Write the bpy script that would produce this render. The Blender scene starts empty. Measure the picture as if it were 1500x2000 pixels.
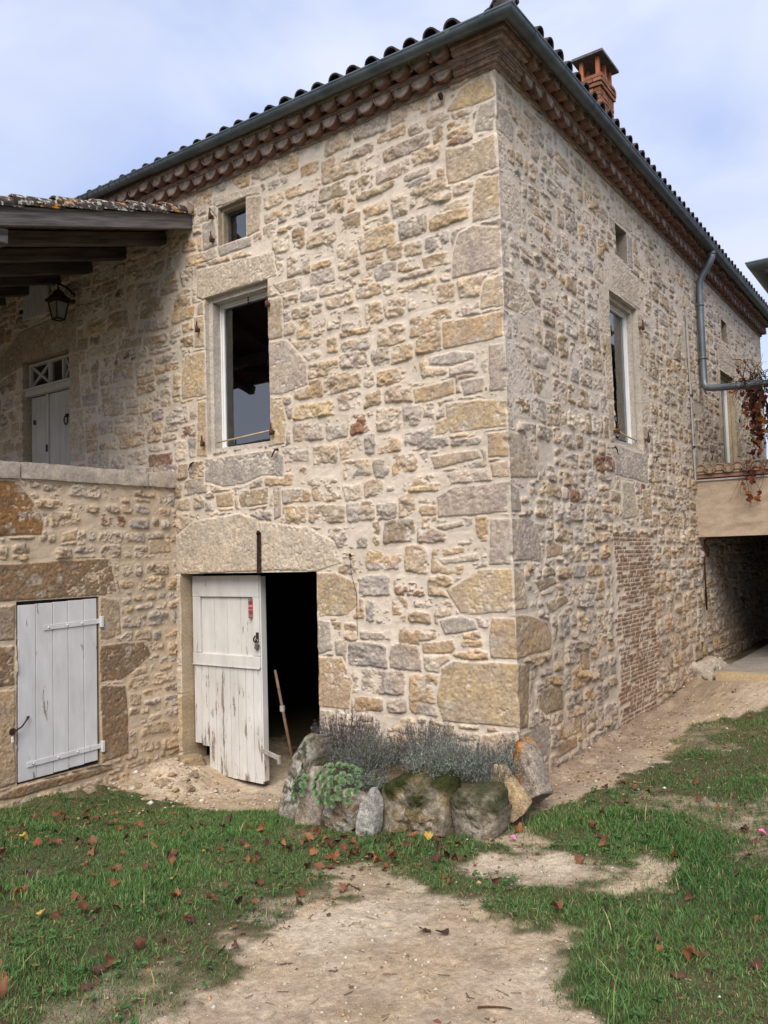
import bpy, bmesh, math, random
import numpy as np
from mathutils import Vector, Matrix
PI = math.pi
random.seed(7)
S = bpy.context.scene
COL = S.collection

# ------------------------------------------------------------------ camera
cam_d = bpy.data.cameras.new('camera'); cam = bpy.data.objects.new('camera', cam_d); COL.objects.link(cam)
yaw, pitch, roll = -0.61879753, 0.05492273, 0.02881563
fw = Vector((math.sin(yaw)*math.cos(pitch), math.cos(yaw)*math.cos(pitch), math.sin(pitch)))
r0 = Vector((math.cos(yaw), -math.sin(yaw), 0)); d0 = fw.cross(r0)
rt = math.cos(roll)*r0 + math.sin(roll)*d0
dn = -math.sin(roll)*r0 + math.cos(roll)*d0
Mc = Matrix((rt, -dn, -fw)).transposed().to_4x4(); Mc.translation = Vector((2.8747452, -5.76551153, 1.85))
cam.matrix_world = Mc
cam_d.sensor_fit = 'HORIZONTAL'; cam_d.sensor_width = 36; cam_d.lens = 36*1572.75/1500
cam_d.clip_start = 0.05; cam_d.clip_end = 2000
S.camera = cam

# ------------------------------------------------------------------ light
SUN = Vector((0.30, -0.60, 0.74)).normalized()
W = bpy.data.worlds.new('World'); S.world = W; W.use_nodes = True
wt = W.node_tree; wt.nodes.clear()
def wn(t, **k):
    n = wt.nodes.new(t)
    for a, b in k.items(): setattr(n, a, b)
    return n
sky = wn('ShaderNodeTexSky', sky_type='NISHITA', sun_disc=False)
sky.sun_elevation = math.asin(SUN.z); sky.sun_rotation = math.atan2(SUN.x, SUN.y)
tc = wn('ShaderNodeTexCoord')
mp = wn('ShaderNodeMapping'); mp.inputs['Scale'].default_value = (1.0, 1.0, 2.2)
n1 = wn('ShaderNodeTexNoise'); n1.inputs['Scale'].default_value = 2.3; n1.inputs['Detail'].default_value = 5; n1.inputs['Roughness'].default_value = .48; n1.inputs['Distortion'].default_value = .5
n2 = wn('ShaderNodeTexNoise'); n2.inputs['Scale'].default_value = 3.4; n2.inputs['Detail'].default_value = 4; n2.inputs['Roughness'].default_value = .5
r1 = wn('ShaderNodeValToRGB'); r1.color_ramp.elements[0].position = .36; r1.color_ramp.elements[1].position = .60
r1.color_ramp.elements[0].color = (2.2, 2.68, 4.05, 1); r1.color_ramp.elements[1].color = (3.5, 3.72, 4.4, 1)
r2 = wn('ShaderNodeValToRGB'); r2.color_ramp.elements[0].position = .42; r2.color_ramp.elements[1].position = .75
r2.color_ramp.elements[0].color = (1, 1, 1, 1); r2.color_ramp.elements[1].color = (.88, .89, .92, 1)
mu = wn('ShaderNodeMixRGB', blend_type='MULTIPLY'); mu.inputs[0].default_value = 1
mx = wn('ShaderNodeMixRGB'); mx.inputs[0].default_value = .90
bg = wn('ShaderNodeBackground'); bg.inputs['Strength'].default_value = .062
wo = wn('ShaderNodeOutputWorld')
lk = wt.links.new
lk(tc.outputs['Generated'], mp.inputs[0]); lk(mp.outputs[0], n1.inputs['Vector']); lk(mp.outputs[0], n2.inputs['Vector'])
lk(n1.outputs['Fac'], r1.inputs[0]); lk(n2.outputs['Fac'], r2.inputs[0])
lk(r1.outputs[0], mu.inputs[1]); lk(r2.outputs[0], mu.inputs[2])
lk(sky.outputs[0], mx.inputs[1]); lk(mu.outputs[0], mx.inputs[2]); lk(mx.outputs[0], bg.inputs[0]); lk(bg.outputs[0], wo.inputs[0])
sd = bpy.data.lights.new('sun', 'SUN'); sd.energy = 1.15; sd.angle = math.radians(45); sd.color = (1.0, .92, .82)
so = bpy.data.objects.new('sun', sd); COL.objects.link(so)
so.rotation_euler = SUN.to_track_quat('Z', 'Y').to_euler()
S.view_settings.view_transform = 'Standard'; S.view_settings.look = 'None'
S.view_settings.exposure = 2.0; S.view_settings.gamma = 1
S.render.engine = 'CYCLES'
S.cycles.max_bounces = 6; S.cycles.transparent_max_bounces = 12
S.cycles.use_denoising = True

# ------------------------------------------------------------------ noise
def _h(ix, iy, seed):
    ix = np.asarray(ix, np.int64) & 0xffffffff; iy = np.asarray(iy, np.int64) & 0xffffffff
    n = (ix*374761393 + iy*668265263 + seed*974634777) & 0xffffffff
    n = ((n ^ (n >> 13))*1274126177) & 0xffffffff
    n = ((n ^ (n >> 16))*2246822519) & 0xffffffff
    return ((n ^ (n >> 15)) & 0xffffff)/float(0xffffff)
def vn(x, y, seed=0):
    xi = np.floor(x); yi = np.floor(y); fx = x-xi; fy = y-yi
    u = fx*fx*fx*(fx*(fx*6-15)+10); v = fy*fy*fy*(fy*(fy*6-15)+10)
    a = _h(xi, yi, seed); b = _h(xi+1, yi, seed); c = _h(xi, yi+1, seed); d = _h(xi+1, yi+1, seed)
    return ((a*(1-u)+b*u)*(1-v) + (c*(1-u)+d*u)*v)*2-1
def fbm(x, y, seed=0, o=4, g=.5):
    s = 0; a = 1; t = 0
    for i in range(o):
        s = s + a*vn(x*2**i+i*17.3, y*2**i-i*9.7, seed+i*31); t += a; a *= g
    return s/t
def vn3(p, seed=0):
    x, y, z = p[:, 0], p[:, 1], p[:, 2]; zi = np.floor(z); fz = z-zi; w = fz*fz*(3-2*fz)
    zi = zi.astype(np.int64)
    xi = np.floor(x); yi = np.floor(y); fx = x-xi; fy = y-yi; u = fx*fx*(3-2*fx); v = fy*fy*(3-2*fy)
    def hh(a, b, c): return _h(a + c*7919, b + c*104729, seed)
    def lay(c): return (hh(xi, yi, c)*(1-u)+hh(xi+1, yi, c)*u)*(1-v)+(hh(xi, yi+1, c)*(1-u)+hh(xi+1, yi+1, c)*u)*v
    return (lay(zi)*(1-w)+lay(zi+1)*w)*2-1
def fbm3(p, seed=0, o=4, g=.5):
    s = 0; a = 1; t = 0
    for i in range(o):
        s = s + a*vn3(p*2**i+i*11.3, seed+i*17); t += a; a *= g
    return s/t
def sst(a, b, x):
    t = np.clip((x-a)/(b-a), 0, 1); return t*t*(3-2*t)
def poly_sdf(px, py, pts):          # negative inside
    d = np.full(px.shape, 1e9); s = np.zeros(px.shape, bool); n = len(pts)
    for i in range(n):
        ax, ay = pts[i]; bx, by = pts[(i+1) % n]
        ex, ey = bx-ax, by-ay; wx, wy = px-ax, py-ay
        t = np.clip((wx*ex+wy*ey)/(ex*ex+ey*ey+1e-12), 0, 1)
        d = np.minimum(d, (wx-ex*t)**2+(wy-ey*t)**2)
        c = ((ay <= py) & (by > py)) | ((by <= py) & (ay > py))
        with np.errstate(divide='ignore', invalid='ignore'):
            xi = ax + (py-ay)/(by-ay if by != ay else 1e-12)*ex
        s ^= c & (px < xi)
    return np.where(s, -1, 1)*np.sqrt(d)

# ------------------------------------------------------------------ objects
def tag(o, label=None, cat=None, group=None, kind=None):
    if label: o['label'] = label
    if cat: o['category'] = cat
    if group: o['group'] = group
    if kind: o['kind'] = kind
    return o
def thing(name, label, cat, loc=(0, 0, 0), group=None):
    o = bpy.data.objects.new(name, None); COL.objects.link(o); o.location = loc; o.empty_display_size = .1
    return tag(o, label, cat, group)
def link(name, me, m=None, parent=None):
    o = bpy.data.objects.new(name, me); COL.objects.link(o)
    if m is not None:
        for k in (m if isinstance(m, (list, tuple)) else [m]): me.materials.append(k)
    if parent is not None:
        o.parent = parent
        # meshes are written in world coordinates: undo the parents' offsets
        off = Vector((0, 0, 0)); p = parent
        while p is not None: off += p.location; p = p.parent
        o.location = -off
    return o
def np_mesh(name, V, F, mi=None, col=None, smooth=True):
    """F: (n,4) or (n,3) array or a list of such arrays"""
    me = bpy.data.meshes.new(name); V = np.asarray(V, np.float32)
    Fs = F if isinstance(F, list) else [F]
    Fs = [np.asarray(f, np.int32) for f in Fs if len(f)]
    tot = np.concatenate([np.full(len(f), f.shape[1], np.int32) for f in Fs])
    flat = np.concatenate([f.ravel() for f in Fs])
    me.vertices.add(len(V)); me.vertices.foreach_set('co', V.ravel())
    me.loops.add(len(flat)); me.loops.foreach_set('vertex_index', flat)
    me.polygons.add(len(tot)); st = np.zeros(len(tot), np.int32); st[1:] = np.cumsum(tot)[:-1]
    me.polygons.foreach_set('loop_start', st); me.polygons.foreach_set('loop_total', tot)
    if smooth: me.polygons.foreach_set('use_smooth', np.ones(len(tot), bool))
    if mi is not None: me.polygons.foreach_set('material_index', np.asarray(mi, np.int32))
    me.update(calc_edges=True)
    if col is not None:
        a = me.attributes.new('col', 'FLOAT_COLOR', 'POINT'); c = np.ones((len(V), 4), np.float32); c[:, :col.shape[1]] = col
        a.data.foreach_set('color', c.ravel())
    return me
class MB:
    """collects simple shapes and links them as one mesh object"""
    def __init__(s): s.v = []; s.f = []; s.m = []; s.sm = []
    def add(s, V, F, m=0, smooth=False):
        b = len(s.v); s.v += [tuple(p) for p in V]
        for f in F: s.f.append(tuple(i+b for i in f)); s.m.append(m); s.sm.append(smooth)
    def box(s, c, d, m=0, rot=None, jit=0, bev=0):
        hx, hy, hz = d[0]/2, d[1]/2, d[2]/2
        if bev > 0:
            bm = bmesh.new(); bmesh.ops.create_cube(bm, size=1)
            bmesh.ops.scale(bm, vec=d, verts=bm.verts)
            bmesh.ops.bevel(bm, geom=bm.edges[:], offset=bev, segments=1, affect='EDGES', profile=.5)
            V = [v.co.copy() for v in bm.verts]; bm.verts.index_update()
            F = [[v.index for v in f.verts] for f in bm.faces]; bm.free()
        else:
            V = [Vector((x*hx, y*hy, z*hz)) for z in (-1, 1) for y in (-1, 1) for x in (-1, 1)]
            F = [(0, 2, 3, 1), (4, 5, 7, 6), (0, 1, 5, 4), (2, 6, 7, 3), (0, 4, 6, 2), (1, 3, 7, 5)]
        if jit: V = [v + Vector((random.uniform(-jit, jit), random.uniform(-jit, jit), random.uniform(-jit, jit))) for v in V]
        if rot is not None: V = [rot @ v for v in V]
        s.add([v + Vector(c) for v in V], F, m)
    def bar(s, a, b, w, h, m=0, up=(0, 0, 1), bev=0):
        a = Vector(a); b = Vector(b); x = (b-a).normalized(); y = Vector(up).cross(x).normalized(); z = x.cross(y)
        s.box((a+b)/2, ((b-a).length, w, h), m, Matrix((x, y, z)).transposed(), bev=bev)
    def tube(s, pts, r, n=8, m=0, cap=True, smooth=True):
        pts = [Vector(p) for p in pts]; rs = r if isinstance(r, (list, tuple)) else [r]*len(pts)
        V = []; nrm = None
        for i, p in enumerate(pts):
            t = (pts[min(i+1, len(pts)-1)]-pts[max(i-1, 0)]).normalized()
            if nrm is None:
                nrm = t.cross(Vector((0, 0, 1)) if abs(t.z) < .9 else Vector((1, 0, 0))).normalized()
            nrm = (nrm - t*nrm.dot(t)).normalized(); bi = t.cross(nrm)
            for k in range(n):
                a = 2*PI*k/n; V.append(p + (nrm*math.cos(a)+bi*math.sin(a))*rs[i])
        F = []
        for i in range(len(pts)-1):
            for k in range(n):
                F.append((i*n+k, i*n+(k+1) % n, (i+1)*n+(k+1) % n, (i+1)*n+k))
        if cap: F.append(tuple(range(n-1, -1, -1))); F.append(tuple((len(pts)-1)*n+k for k in range(n)))
        s.add(V, F, m, smooth)
    def arc(s, o, ax, u, w, L, ro, ri, a0=0, a1=PI, n=10, m=0, taper=1):
        """half pipe: from o along ax for L, section in plane (u,w), outer/inner radius"""
        o = Vector(o); ax = Vector(ax); u = Vector(u); w = Vector(w); V = []; F = []
        for j, (dl, k) in enumerate(((0, 1), (L, taper))):
            for i in range(n+1):
                a = a0+(a1-a0)*i/n; e = u*math.cos(a)+w*math.sin(a)
                V.append(o+ax*dl+e*ro*k); V.append(o+ax*dl+e*ri*k)
        q = 2*(n+1)
        for i in range(n):
            a = 2*i
            F += [(a, a+2, q+a+2, q+a), (a+1, q+a+1, q+a+3, a+3), (a, a+1, a+3, a+2), (q+a, q+a+2, q+a+3, q+a+1)]
        F += [(0, q, q+1, 1), (2*n, 2*n+1, q+2*n+1, q+2*n)]
        s.add(V, F, m, False)
    def build(s, name, mats, parent=None, smooth_all=None, bevel=0):
        me = bpy.data.meshes.new(name); me.from_pydata([tuple(p) for p in s.v], [], s.f)
        me.polygons.foreach_set('material_index', s.m)
        me.polygons.foreach_set('use_smooth', s.sm if smooth_all is None else [smooth_all]*len(s.f)); me.update()
        o = link(name, me, mats, parent)
        if bevel:
            b = o.modifiers.new('bevel', 'BEVEL'); b.width = bevel; b.segments = 2; b.limit_method = 'ANGLE'
        return o

# ------------------------------------------------------------------ materials
class NT:
    def __init__(s, name):
        s.m = bpy.data.materials.new(name); s.m.use_nodes = True; s.t = s.m.node_tree; s.t.nodes.clear()
        s.out = s.n('ShaderNodeOutputMaterial'); s.b = s.n('ShaderNodeBsdfPrincipled'); s.l(s.b.outputs[0], s.out.inputs[0])
        s.tc = s.n('ShaderNodeTexCoord')
    def n(s, t, **k):
        x = s.t.nodes.new(t)
        for a, b in k.items(): setattr(x, a, b)
        return x
    def l(s, a, b): s.t.links.new(a, b)
    def put(s, sock, v):
        if hasattr(v, 'is_linked') or hasattr(v, 'links'): s.l(v, sock)
        else:
            if isinstance(v, (tuple, list)) and len(v) == 3 and sock.type == 'RGBA': v = (*v, 1)
            sock.default_value = v
    def noise(s, scale, detail=4, rough=.55, dist=0, stretch=None, coord='Object', tilt=0):
        n = s.n('ShaderNodeTexNoise'); n.inputs['Scale'].default_value = scale; n.inputs['Detail'].default_value = detail
        n.inputs['Roughness'].default_value = rough; n.inputs['Distortion'].default_value = dist
        v = s.tc.outputs[coord]
        if stretch:
            mpn = s.n('ShaderNodeMapping', vector_type='TEXTURE'); mpn.inputs['Scale'].default_value = tuple(1/q for q in stretch); mpn.inputs['Rotation'].default_value = (tilt, 0, 0); s.l(v, mpn.inputs[0]); v = mpn.outputs[0]
        s.l(v, n.inputs['Vector']); return n.outputs['Fac']
    def ramp(s, f, a, b, c0=(0, 0, 0), c1=(1, 1, 1)):
        r = s.n('ShaderNodeValToRGB'); e = r.color_ramp.elements; e[0].position = a; e[1].position = b
        e[0].color = (*c0, 1); e[1].color = (*c1, 1); s.l(f, r.inputs[0]); return r.outputs[0]
    def mix(s, f, a, b, mode='MIX'):
        x = s.n('ShaderNodeMixRGB', blend_type=mode); s.put(x.inputs[0], f); s.put(x.inputs[1], a); s.put(x.inputs[2], b); return x.outputs[0]
    def math(s, op, a, b=0.0):
        x = s.n('ShaderNodeMath', operation=op); s.put(x.inputs[0], a); s.put(x.inputs[1], b); return x.outputs[0]
    def attr(s, name='col'):
        a = s.n('ShaderNodeAttribute'); a.attribute_name = name; return a
    def bump(s, h, dist=.01, strength=1.0):
        b = s.n('ShaderNodeBump'); b.inputs['Distance'].default_value = dist; b.inputs['Strength'].default_value = strength
        s.l(h, b.inputs['Height']); s.l(b.outputs[0], s.b.inputs['Normal'])
    def col(s, c): s.put(s.b.inputs['Base Color'], c)
    def set(s, rough=.85, metal=0, spec=.3):
        s.put(s.b.inputs['Roughness'], rough); s.b.inputs['Metallic'].default_value = metal
        s.b.inputs['Specular IOR Level'].default_value = spec; return s.m
def simple(name, c0, c1, scale=20, rough=.8, metal=0, bump=(60, .002), stretch=None, spec=.3, lo=.35, hi=.65, tilt=0):
    t = NT(name); f = t.noise(scale, 5, .6, stretch=stretch, tilt=tilt)
    t.col(t.ramp(f, lo, hi, c0, c1))
    if bump: t.bump(t.noise(bump[0], 4, .6, stretch=stretch, tilt=tilt), bump[1], .8)
    return t.set(rough, metal, spec)
def masonry_mat(name):
    t = NT(name); at = t.attr(); a = at.outputs['Color']; k = at.outputs['Alpha']; ks = t.math('ADD', t.math('MULTIPLY', k, .75), .25)
    f1 = t.noise(38, 5, .65); f2 = t.noise(150, 3, .6); f3 = t.noise(9, 4, .6)
    c = t.mix(ks, a, t.ramp(f1, .30, .72, (.68, .67, .66), (1.25, 1.23, 1.20)), 'MULTIPLY')
    c = t.mix(ks, c, t.ramp(f2, .25, .62, (.62, .60, .58), (1.08, 1.08, 1.08)), 'MULTIPLY')
    c = t.mix(1, c, t.ramp(f3, .3, .7, (.90, .89, .89), (1.08, 1.07, 1.05)), 'MULTIPLY')
    t.col(c)
    h = t.math('MULTIPLY', t.math('ADD', t.math('MULTIPLY', f1, .8), t.math('MULTIPLY', f2, .35)), ks)
    t.bump(h, .012, .9)
    return t.set(.92, 0, .15)
M = {}
M['stone'] = masonry_mat('rubble_masonry')
def attr_mat(name, rough=.9, sc=40, amt=.25, bump=.004, spec=.2):
    t = NT(name); f1 = t.noise(sc, 5, .65)
    t.col(t.mix(1, t.attr().outputs['Color'], t.ramp(f1, .3, .7, (1-amt,)*3, (1+amt,)*3), 'MULTIPLY'))
    if bump: t.bump(f1, bump, .8)
    return t.set(rough, 0, spec)
M['attr'] = attr_mat('mottled_surface')
def rock_mat():
    t = NT('rough_rock'); f1 = t.noise(24, 6, .68); f2 = t.noise(95, 4, .65); c = t.mix(1, t.attr().outputs['Color'], t.ramp(f1, .3, .7, (.55, .54, .52), (1.35, 1.33, 1.3)), 'MULTIPLY')
    t.col(t.mix(1, c, t.ramp(f2, .28, .6, (.5, .48, .46), (1.1, 1.1, 1.1)), 'MULTIPLY')); t.bump(t.math('ADD', f1, t.math('MULTIPLY', f2, .4)), .022, .9); return t.set(.95, 0, .1)
M['rock'] = rock_mat()
M['terracotta'] = simple('terracotta', (.13, .072, .055), (.27, .155, .12), 14, .85)
M['tile_mortar'] = simple('tile_mortar', (.20, .165, .135), (.42, .35, .285), 18, .9)
M['cornice_brick'] = simple('cornice_brick', (.14, .082, .065), (.26, .165, .13), 9, .9)
M['roof_tile'] = simple('dark_roof_tile', (.022, .017, .018), (.075, .05, .045), 8, .8, bump=(40, .004))
M['zinc'] = simple('weathered_zinc', (.075, .095, .11), (.135, .16, .175), 4, .5, .55, bump=(25, .001), spec=.5)
M['zinc_pale'] = simple('zinc_pipe', (.11, .135, .155), (.17, .20, .22), 5, .5, .5, bump=(25, .001), spec=.5)
M['iron'] = simple('rusty_iron', (.012, .009, .008), (.06, .03, .02), 30, .75, .3)
M['rust'] = simple('brown_rust', (.05, .022, .015), (.12, .05, .03), 40, .8, .1)
M['white_pvc'] = simple('white_frame', (.66, .66, .65), (.74, .74, .73), 6, .4, bump=None)
M['grey_plastic'] = simple('pale_plastic', (.36, .34, .32), (.46, .44, .42), 6, .5, bump=None)
M['interior'] = simple('shade_dark_plaster', (.05, .045, .04), (.08, .075, .07), 5, .95)  # darkness of rooms and passage put into the plaster colour
M['room_wall'] = simple('room_plaster', (.75, .75, .75), (.8, .8, .79), 5, .95)
M['dark_wood'] = simple('aged_dark_timber', (.030, .024, .022), (.095, .078, .070), 4, .85, bump=(9, .006), stretch=(9, .6, 9), tilt=.295)
M['dark_wood_side'] = simple('weathered_grey_timber', (.060, .054, .052), (.175, .155, .145), 4, .85, bump=(9, .006), stretch=(9, .5, 9), tilt=.295)
M['stick'] = simple('pale_stick', (.35, .25, .15), (.50, .38, .24), 20, .8)
M['brown_wood'] = simple('brown_handle', (.10, .06, .035), (.19, .12, .075), 20, .7)
M['curtain'] = simple('grey_curtain', (.34, .345, .345), (.50, .505, .50), 40, .95, bump=None, stretch=(1, 9, .3))
def peeling(name, base=(.62, .61, .59), warm=(.57, .55, .51), wood=(.17, .13, .10), amount=.42, scale=22):
    t = NT(name)
    f = t.noise(scale, 6, .7, stretch=(1, 1, .16)); g = t.noise(2.2, 3, .5)
    z = t.n('ShaderNodeSeparateXYZ'); t.l(t.tc.outputs['Object'], z.inputs[0])
    low = t.n('ShaderNodeMapRange'); t.l(z.outputs[2], low.inputs[0])
    for i, v in ((1, -.45), (2, 1.0), (3, .085), (4, 0.0)): low.inputs[i].default_value = v
    k = t.math('ADD', t.math('ADD', f, t.math('MULTIPLY', t.math('SUBTRACT', g, .5), .38)), low.outputs[0])
    pm = t.ramp(k, 1.07-amount, 1.085-amount)
    c = t.mix(t.ramp(g, .35, .65), base, warm)
    c = t.mix(1, c, t.ramp(t.noise(9, 5, .6, stretch=(1, 1, .3)), .3, .7, (.86, .86, .85), (1.05, 1.05, 1.05)), 'MULTIPLY')
    wc = t.mix(t.noise(30, 3), wood, (.33, .29, .25))
    t.col(t.mix(pm, c, wc)); t.bump(t.math('SUBTRACT', t.math('MULTIPLY', t.noise(45, 4, .6, stretch=(1, 1, .1)), .4), pm), .002, .8)
    return t.set(.6, 0, .3)
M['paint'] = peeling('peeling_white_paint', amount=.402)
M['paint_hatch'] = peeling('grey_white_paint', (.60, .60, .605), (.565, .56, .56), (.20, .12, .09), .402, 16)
M['paint_shade'] = peeling('shade_dimmed_white_paint', (.50, .47, .43), (.46, .43, .39), (.16, .12, .09), .33, 16)  # for the terrace door: porch shade put into a dimmer paint colour
def glassm(name, tint=(.9, .93, .95), ior=2.3):
    t = NT(name); t.t.nodes.remove(t.b)
    tr = t.n('ShaderNodeBsdfTransparent'); tr.inputs[0].default_value = (*tint, 1)
    gl = t.n('ShaderNodeBsdfGlossy'); gl.inputs['Roughness'].default_value = .015; gl.inputs[0].default_value = (.95, .97, 1, 1)
    fr = t.n('ShaderNodeFresnel'); fr.inputs[0].default_value = ior
    x = t.n('ShaderNodeMixShader'); t.l(fr.outputs[0], x.inputs[0]); t.l(tr.outputs[0], x.inputs[1]); t.l(gl.outputs[0], x.inputs[2])
    t.l(x.outputs[0], t.out.inputs[0]); return t.m
M['glass'] = glassm('window_glass')
# ------------------------------------------------------------------ rubble masonry
PAL = {'yel': ((.54, .405, .235), (.48, .375, .26)), 'och': ((.49, .345, .20), (.44, .33, .225)), 'tan': ((.50, .395, .28), (.45, .36, .27)),
       'gry': ((.41, .36, .315), (.44, .385, .325)), 'mau': ((.42, .35, .305), (.47, .39, .315)), 'pal': ((.575, .485, .375), (.53, .455, .36)),
       'wht': ((.43, .39, .34), (.37, .335, .30)), 'brn': ((.34, .265, .185), (.41, .315, .205)), 'red': ((.25, .12, .08), (.30, .19, .13)),
       'org': ((.30, .155, .055), (.22, .13, .06)), 'obr': ((.30, .19, .10), (.25, .175, .11)), 'blu': ((.35, .32, .295), (.41, .365, .32))}
def masonry(name, frame, S0, T0, fixed, holes, seed, parent, mortar=(.62, .54, .45), mortar2=(.56, .485, .395), style=None, bricks=None, corner=None, chance=None, patches=None, m='stone'):
    st = dict(h=(.12, .25), w=(.15, .46), gap=.014, prot=(.009, .018), rough=.0145, round=95, jit=.17)
    st.update(style or {})
    rng = np.random.RandomState(seed)
    s = np.array(S0, float); t = np.array(T0, float)
    for h in holes:
        for v, arr in ((h[0], s), (h[1], s), (h[2], t), (h[3], t)):
            arr[np.argmin(np.abs(arr-v))] = v
    SG, TG = np.meshgrid(s, t)
    wx = .022*fbm(SG*3.1, TG*3.1, seed+1, 2) + .013*fbm(SG*12, TG*12, seed+2, 4, .65) + .0035*vn(SG*48, TG*48, seed+5)
    wy = .030*fbm(SG*1.7, TG*2.5, seed+3, 2) + .013*fbm(SG*12, TG*12, seed+4, 4, .65) + .0035*vn(SG*48, TG*48, seed+6)
    D = np.full(SG.shape, -.5); ID = np.full(SG.shape, -1, int); DF = np.full(SG.shape, -.5)
    P = []
    def win(a0, a1, b0, b1, pad=.08):
        i0, i1 = np.searchsorted(s, (a0-pad, a1+pad)); j0, j1 = np.searchsorted(t, (b0-pad, b1+pad)); return slice(j0, j1), slice(i0, i1)
    def put(w, d, par):
        if d.size == 0: return
        dd = D[w]; k = d > dd; dd[k] = d[k]; ID[w][k] = len(P); P.append(par)
    # dressed stones that stand where the photograph shows them
    for c, pts in fixed:
        xs = [p[0] for p in pts]; ys = [p[1] for p in pts]; w = win(min(xs), max(xs), min(ys), max(ys))
        d = -poly_sdf(SG[w]+wx[w]*.55, TG[w]+wy[w]*.5, pts) - .006
        c1, c2 = PAL[c]; v = rng.uniform(.93, 1.07)
        put(w, d, (rng.uniform(.010, .016), rng.uniform(-.01, .01), rng.uniform(-.01, .01), .0052, np.array(c1)*v, np.array(c2)*v, np.mean(xs), np.mean(ys), 0, rng.uniform(0, 99)))
        DF[w] = np.maximum(DF[w], d)
    if bricks:
        a0, a1, b0, b1 = bricks; z = b0; k = 0
        reg = -poly_sdf(SG, TG, [(a0, b0-.05), (a1, b0-.05), (a1, b1), (a0, b1)]); DF[:] = np.maximum(DF, reg+.0)
        while z < b1:
            hh = rng.uniform(.030, .037); y = a0+.10*vn(np.array([z*3.0]), np.array([.5]), 5)[0]+rng.uniform(-.05, .05)+.06; e = a1+.08*vn(np.array([z*3.4]), np.array([9.5]), 6)[0]+rng.uniform(-.05, .05)-.04
            zz = z + .012*math.sin(y*2)
            while y < e:
                l = rng.choice([.20, .22, .11, .17, .06]); w = win(y, y+l, zz, zz+hh, .03)
                tl = rng.uniform(-.03, .03)
                d = np.minimum(l/2-.006-np.abs(SG[w]+wx[w]*.3-(y+l/2)), hh/2-np.abs(TG[w]+wy[w]*.22-(zz+hh/2)-(SG[w]-y-l/2)*tl)) + .004
                v = rng.uniform(.72, 1.15); cc = np.array((.36, .22, .145))*v
                if rng.rand() > .06: put(w, d, (rng.uniform(.009, .017), 0, 0, .004, cc, cc*np.array((1.0, 1.15, 1.2)), y, zz, 1, 0))
                y += l+.008
            z += .0435
    # coursed rubble
    names = ['och', 'tan', 'gry', 'mau', 'pal', 'brn', 'yel', 'red', 'blu']; pr = np.array(chance or [.17, .2, .16, .17, .10, .09, .07, .012, .07]); pr /= pr.sum()
    z = t[0]-.1
    while z < t[-1]+.1:
        hh = rng.uniform(*st['h']); x = s[0]-rng.uniform(0, .4)
        while x < s[-1]+.3:
            l = rng.uniform(*st['w'])*rng.choice([.6, 1, 1, 1.25]); u = rng.rand()
            parts = [(z, hh)]
            if u < .27 and hh > .14:
                q = rng.uniform(.35, .65); parts = [(z, hh*q), (z+hh*q, hh*(1-q))]
            for zz, ph in parts:
                if rng.rand() < .035: continue
                ll = l*rng.uniform(.86, 1) if len(parts) > 1 else l
                ph2 = ph*rng.uniform(.90, 1.08)
                cx, cy = x+ll/2, zz+ph/2+rng.uniform(-.018, .018); g = st['gap']*rng.uniform(.55, 1.35)
                a, b = max(ll/2-g, .02), max(ph2/2-g, .015); j = st['jit']
                q = [(-a*(1-rng.uniform(0, j)), -b*(1-rng.uniform(0, 1.5*j))), (a*(1-rng.uniform(0, j)), -b*(1-rng.uniform(0, 1.5*j))), (a*(1-rng.uniform(0, j)), b*(1-rng.uniform(0, 1.5*j))), (-a*(1-rng.uniform(0, j)), b*(1-rng.uniform(0, 1.5*j)))]
                if rng.rand() < .35:
                    q.insert(3, (rng.uniform(-.4, .4)*a, b*1.1))
                w = win(cx-a, cx+a, cy-b, cy+b, .05)
                px = SG[w]+wx[w]-cx; py = TG[w]+wy[w]-cy
                if px.size == 0: continue
                n = len(q); acc = 0; kk = st['round']
                for i in range(n):
                    ax, ay = q[i]; bx, by = q[(i+1) % n]; ex, ey = bx-ax, by-ay; L = math.hypot(ex, ey)
                    acc = acc + np.exp(np.clip(kk*((px-ax)*ey-(py-ay)*ex)/L, -50, 50))
                d = -np.log(acc)/kk
                d = np.minimum(d, -DF[w]-.016)
                nm = names[rng.choice(len(names), p=pr)]; c1, c2 = PAL[nm]; v = rng.uniform(.95, 1.22)
                if rng.rand() < .3: c2 = PAL[names[rng.choice(len(names), p=pr)]][0]
                put(w, d, (rng.uniform(*st['prot']), rng.uniform(-.07, .07), rng.uniform(-.10, .06), st['rough']*rng.uniform(.6, 1.4), np.array(c1)*v, np.array(c2)*v, cx, cy, 2, rng.uniform(0, 99)))
            x += l
        z += hh
    # relief
    k = np.clip(ID, 0, None); A = lambda i: np.array([p[i] for p in P])[k]
    pv = A(0)*(1 if not st.get('calm') else 1-.45*sst(1.6, 3.6, TG)); ra = A(3)*(1 if not st.get('calm') else 1-.3*sst(1.6, 3.6, TG))
    big = fbm(SG*9+A(9), TG*12, seed+11, 2); rid = 1-2*np.abs(fbm(SG*15+A(9)*3, TG*19, seed+12, 4, .55)); fine = fbm(SG*46, TG*52, seed+13, 2)
    # broken faces: terraced steps
    q = fbm(SG*7+A(9)*2, TG*11+A(9), seed+14, 3)*2.4; q = (np.floor(q)+sst(.2, .8, q-np.floor(q)))/2.4
    rubble = (ra > .0055)
    rel = np.where(rubble, ra*(1.0*big+.9*rid*.8+.45*fine+1.1*q-.45), ra*(.7*fbm(SG*8, TG*8, seed+15, 2)+.8*fine-.9*sst(.25, .6, fbm(SG*28, TG*28, seed+16, 2))))
    rel = np.where(rubble, np.maximum(rel, -.42*pv+.3*rel), rel)
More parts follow.
